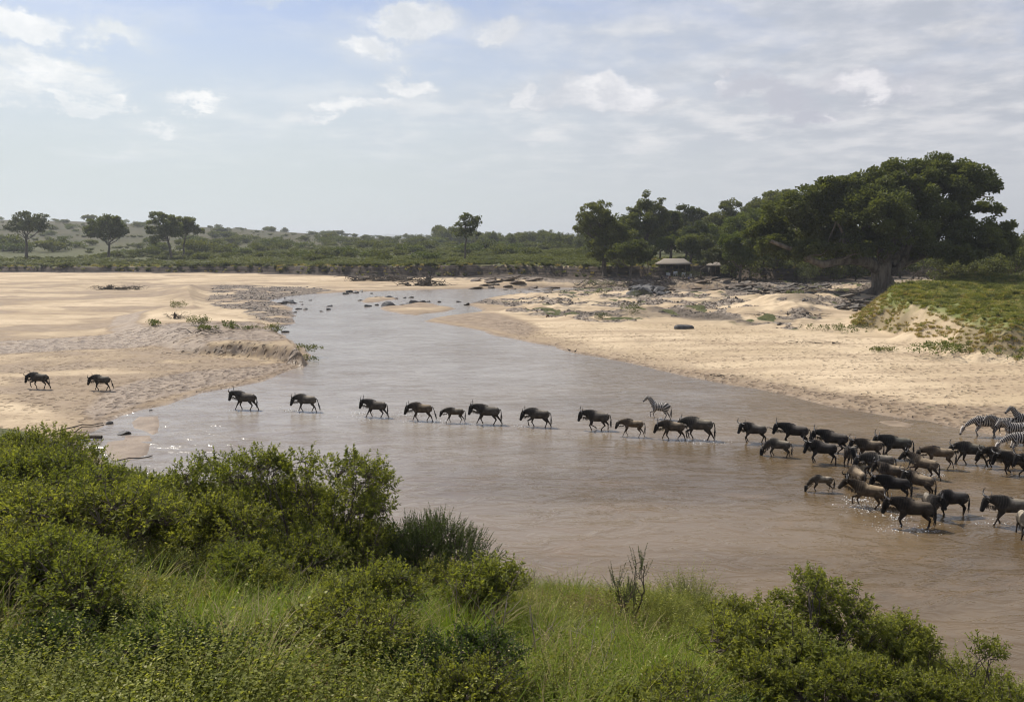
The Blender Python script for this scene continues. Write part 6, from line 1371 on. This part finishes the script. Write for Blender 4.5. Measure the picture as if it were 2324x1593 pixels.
# ------------------------------------------------------------------ spray and foam kicked up at the legs
M_foam = simple_mat('foam', (.85, .85, .83), .7, var=.08)
rng = np.random.default_rng(15); Vs, Fs, o_ = [], [], 0
def splash(u, v, w, n, hgt=.22, pr=.022):
    global o_
    c = P(u, v, 0); s = 1
    for i in range(n):
        p = c + np.array([rng.normal() * w * .5, rng.normal() * w * .22, abs(rng.normal()) * hgt * rng.random() ** 2 + .004]); r = pr * rng.uniform(.3, 1.3)
        d = rng.normal(size=(3, 3)); d[:, 2] *= .55; t = unit(d) * r * np.array([1.6, 1, .7]); V = np.vstack([p + t, p - t.mean(0) + np.array([0, 0, r * .8])])
        Vs.append(V); Fs.append(np.array([[0, 1, 2], [0, 1, 3], [1, 2, 3], [0, 2, 3]]) + o_); o_ += 4
for (u, v, w, n) in [(528, 932, .5, 30), (662, 933, .7, 90), (690, 936, 1.4, 60), (826, 938, .8, 130), (850, 948, 2.2, 170), (926, 943, .9, 170), (950, 957, 1.8, 120), (1003, 957, .6, 70), (1066, 963, .8, 90), (1100, 966, 1.3, 30), (1186, 968, .7, 80), (1498, 950, .8, 50), (1535, 999, .6, 50), (1590, 1002, 1.2, 140), (1620, 1005, 1.0, 60), (1945, 1135, .7, 130), (1958, 1150, 1.1, 170), (1988, 1165, 1.2, 50), (2040, 1178, .6, 90), (2056, 1200, 1.6, 90), (2110, 1080, .8, 110), (2270, 995, .8, 90), (2120, 1205, 1.0, 30), (2255, 1190, 1.0, 30)]:
    splash(u, v, w, int(n * 1.5), pr=.026)
foam = obj('water_spray', mesh_np('water_spray', np.vstack(Vs), [np.vstack(Fs)], M_foam)); tag(foam, 'white spray and foam kicked up round the wading legs', 'spray', None, 'stuff')

# ------------------------------------------------------------------ people by the tent
def cloth_mat(name, c): return simple_mat(name, c, .85, var=.15)
M_skin = cloth_mat('skin', (.18, .10, .07)); M_hat = cloth_mat('hair', (.02, .018, .016))
def person(x, y, cloth, trou, label, seated=True, yaw=0.0):
    z = tz(x, y); T = []; zs = .45 if seated else .92
    T.append(ring_tube([(0, 0, zs - .06, .16, .13), (0, 0, zs + .12, .15, .11), (0, 0, zs + .32, .18, .12), (0, 0, zs + .46, .17, .10), (0, 0, zs + .54, .06, .06), (0, 0, zs + .60, .05, .055)], (1, 0, 0)))
    T.append(ring_tube([(0, 0, zs + .58, .05, .06), (0, 0, zs + .66, .075, .09), (0, 0, zs + .74, .08, .10), (0, 0, zs + .81, .05, .065)], (1, 0, 0)))
    T.append(ring_tube([(0, -.08, zs + .68, .02, .02), (0, -.11, zs + .67, .018, .02)], (1, 0, 0)))
    for s in (-1, 1):
        if seated:
            T.append(ring_tube([(s * .09, 0, zs, .085, .085), (s * .11, -.42, zs + .02, .06, .06), (s * .11, -.45, zs - .05, .055, .055), (s * .11, -.42, .08, .04, .04), (s * .11, -.46, .04, .04, .035), (s * .11, -.58, .03, .04, .03)], (1, 0, 0)))
            T.append(ring_tube([(s * .18, 0, zs + .46, .05, .05), (s * .23, -.05, zs + .2, .042, .042), (s * .16, -.28, zs + .12, .032, .032), (s * .13, -.34, zs + .12, .03, .02)], (1, 0, 0)))
        else:
            T.append(ring_tube([(s * .09, 0, zs, .09, .09), (s * .10, -.02, .48, .06, .06), (s * .10, 0, .08, .04, .04), (s * .10, -.06, .03, .04, .035), (s * .10, -.16, .02, .04, .025)], (1, 0, 0)))
            T.append(ring_tube([(s * .18, 0, zs + .46, .05, .05), (s * .24, .01, zs + .2, .042, .042), (s * .25, -.05, zs - .05, .032, .032), (s * .25, -.07, zs - .14, .03, .02)], (1, 0, 0)))
        for k_ in range(5):
            h0 = (s * (.13 if seated else .25), -.34 if seated else -.07, zs + (.12 if seated else -.13)); q = (k_ - 2) * .014
            e = (h0[0] + q, h0[1] - .07 - .01 * (k_ == 2), h0[2] - .02) if seated else (h0[0], h0[1] + q, h0[2] - .08)
            T.append(ring_tube([(h0[0] + (q if seated else 0), h0[1] + (0 if seated else q), h0[2], .011, .011), (*e, .008, .008)], (1, 0, 0), 6))
    me = fuse('person', T, .014, M_skin, 2); V = verts(me); C = np.tile(np.array(cloth), (len(V), 1)).astype(float); C[V[:, 2] < zs + .06] = trou; C[(V[:, 2] > zs + .52)] = (.18, .10, .07); C[(V[:, 1] < -.30) & (V[:, 2] > zs + .06) & (V[:, 2] < zs + .3)] = (.18, .10, .07); C[(V[:, 2] > zs + .74) | ((V[:, 2] > zs + .66) & (V[:, 1] > .02))] = (.02, .018, .016); C[V[:, 2] < .07] = (.03, .025, .02)
    set_col(me, C); me.materials.clear(); me.materials.append(M_zcoat); o = obj('person', me, None, (x, y, z)); o.rotation_euler = (0, 0, yaw); tag(o, label, 'person', 'people on the lawn by the tent'); return o
def stool(x, y):
    z = tz(x, y); V, fc = boxes([((0, .02, .42), (.42, .40, .05)), ((-.17, -.14, .2), (.04, .04, .4)), ((.17, -.14, .2), (.04, .04, .4)), ((-.17, .18, .2), (.04, .04, .4)), ((.17, .18, .2), (.04, .04, .4))]); o = obj('camp_stool', mesh_np('camp_stool', V, [fc], M_inner), None, (x, y, z)); tag(o, 'dark low camp stool under one of the people on the lawn', 'stool', 'camp stools on the lawn')
ppl = [(1501, 'seated person in a dark top, leftmost on the lawn', (.03, .03, .04)), (1512, 'seated person in a grey shirt beside the leftmost one', (.2, .2, .22)), (1519, 'seated person in maroon on the lawn', (.12, .03, .03)), (1538, 'seated person in dark clothes in the middle of the lawn group', (.04, .04, .05)), (1549, 'standing person in khaki right of the middle of the group', (.2, .17, .11)), (1562, 'seated person in a blue shirt, right part of the lawn group', (.06, .09, .22)), (1572, 'seated person in black at the right end of the lawn group', (.02, .02, .025))]
for i, (u, lab, cc_) in enumerate(ppl):
    y = 203.5 + (i % 3) * .5; x = (u - CX) / F * y; st_ = 'standing' in lab
    person(x, y, cc_, (.06, .055, .06), lab, not st_, rr_.normal() * .5)
    if not st_: stool(x, y)
# two wading birds at the edge of the right sand
def bird(u, v, label):
    c = P(u, v, 0); T = [ring_tube([(-.16, 0, .26, .02, .02), (-.05, 0, .30, .05, .06), (.08, 0, .33, .055, .06), (.15, 0, .38, .03, .035), (.18, 0, .46, .022, .022), (.22, 0, .50, .028, .028), (.34, 0, .49, .006, .006)])]
    for s in (-1, 1): T.append(ring_tube([(0, s * .025, .28, .016, .016), (.01, s * .03, .14, .009, .009), (0, s * .03, -.02, .009, .009), (.05, s * .03, -.02, .012, .008)]))
    me = fuse('wading_bird', T, .007, M_hat, 1); o = obj('wading_bird', me, None, (c[0], c[1], max(0, tz(c[0], c[1])))); o.rotation_euler = (0, 0, rr_.random() * 6); tag(o, label, 'bird', 'wading birds')
bird(*c7(574, 626), 'small dark wading bird on the left, at the edge of the right sand'); bird(*c7(618, 634), 'small dark wading bird on the right, at the edge of the right sand')

# ------------------------------------------------------------------ labels of the setting and ground cover
for n_, l_, c_ in [('ground', 'sandy river banks with gravel, grassy plain and steep near bank', 'ground'), ('river_water', 'shallow muddy brown river bending away toward the far bank', 'water'), ('haze', 'thin pale haze in the air over the whole plain', 'haze'),
        ('undergrowth', 'dense leafy green weeds covering the near bank', 'undergrowth'), ('grass', 'tufts of long green and straw coloured grass among the weeds', 'grass'), ('bank_grass', 'dry and green grass on the right mound and along the far bank edge', 'grass'),
        ('low_scrub', 'low green scrub carpet covering the plain behind the far bank', 'scrub'), ('cobbles', 'grey and brown cobbles strewn over the gravel banks', 'cobbles')]:
    o = bpy.data.objects.get(n_)
    if o: tag(o, l_, c_)
for o in COL.objects:
    if o.name.startswith('hills'): tag(o, 'low pale blue hills far away on the horizon', 'hills')
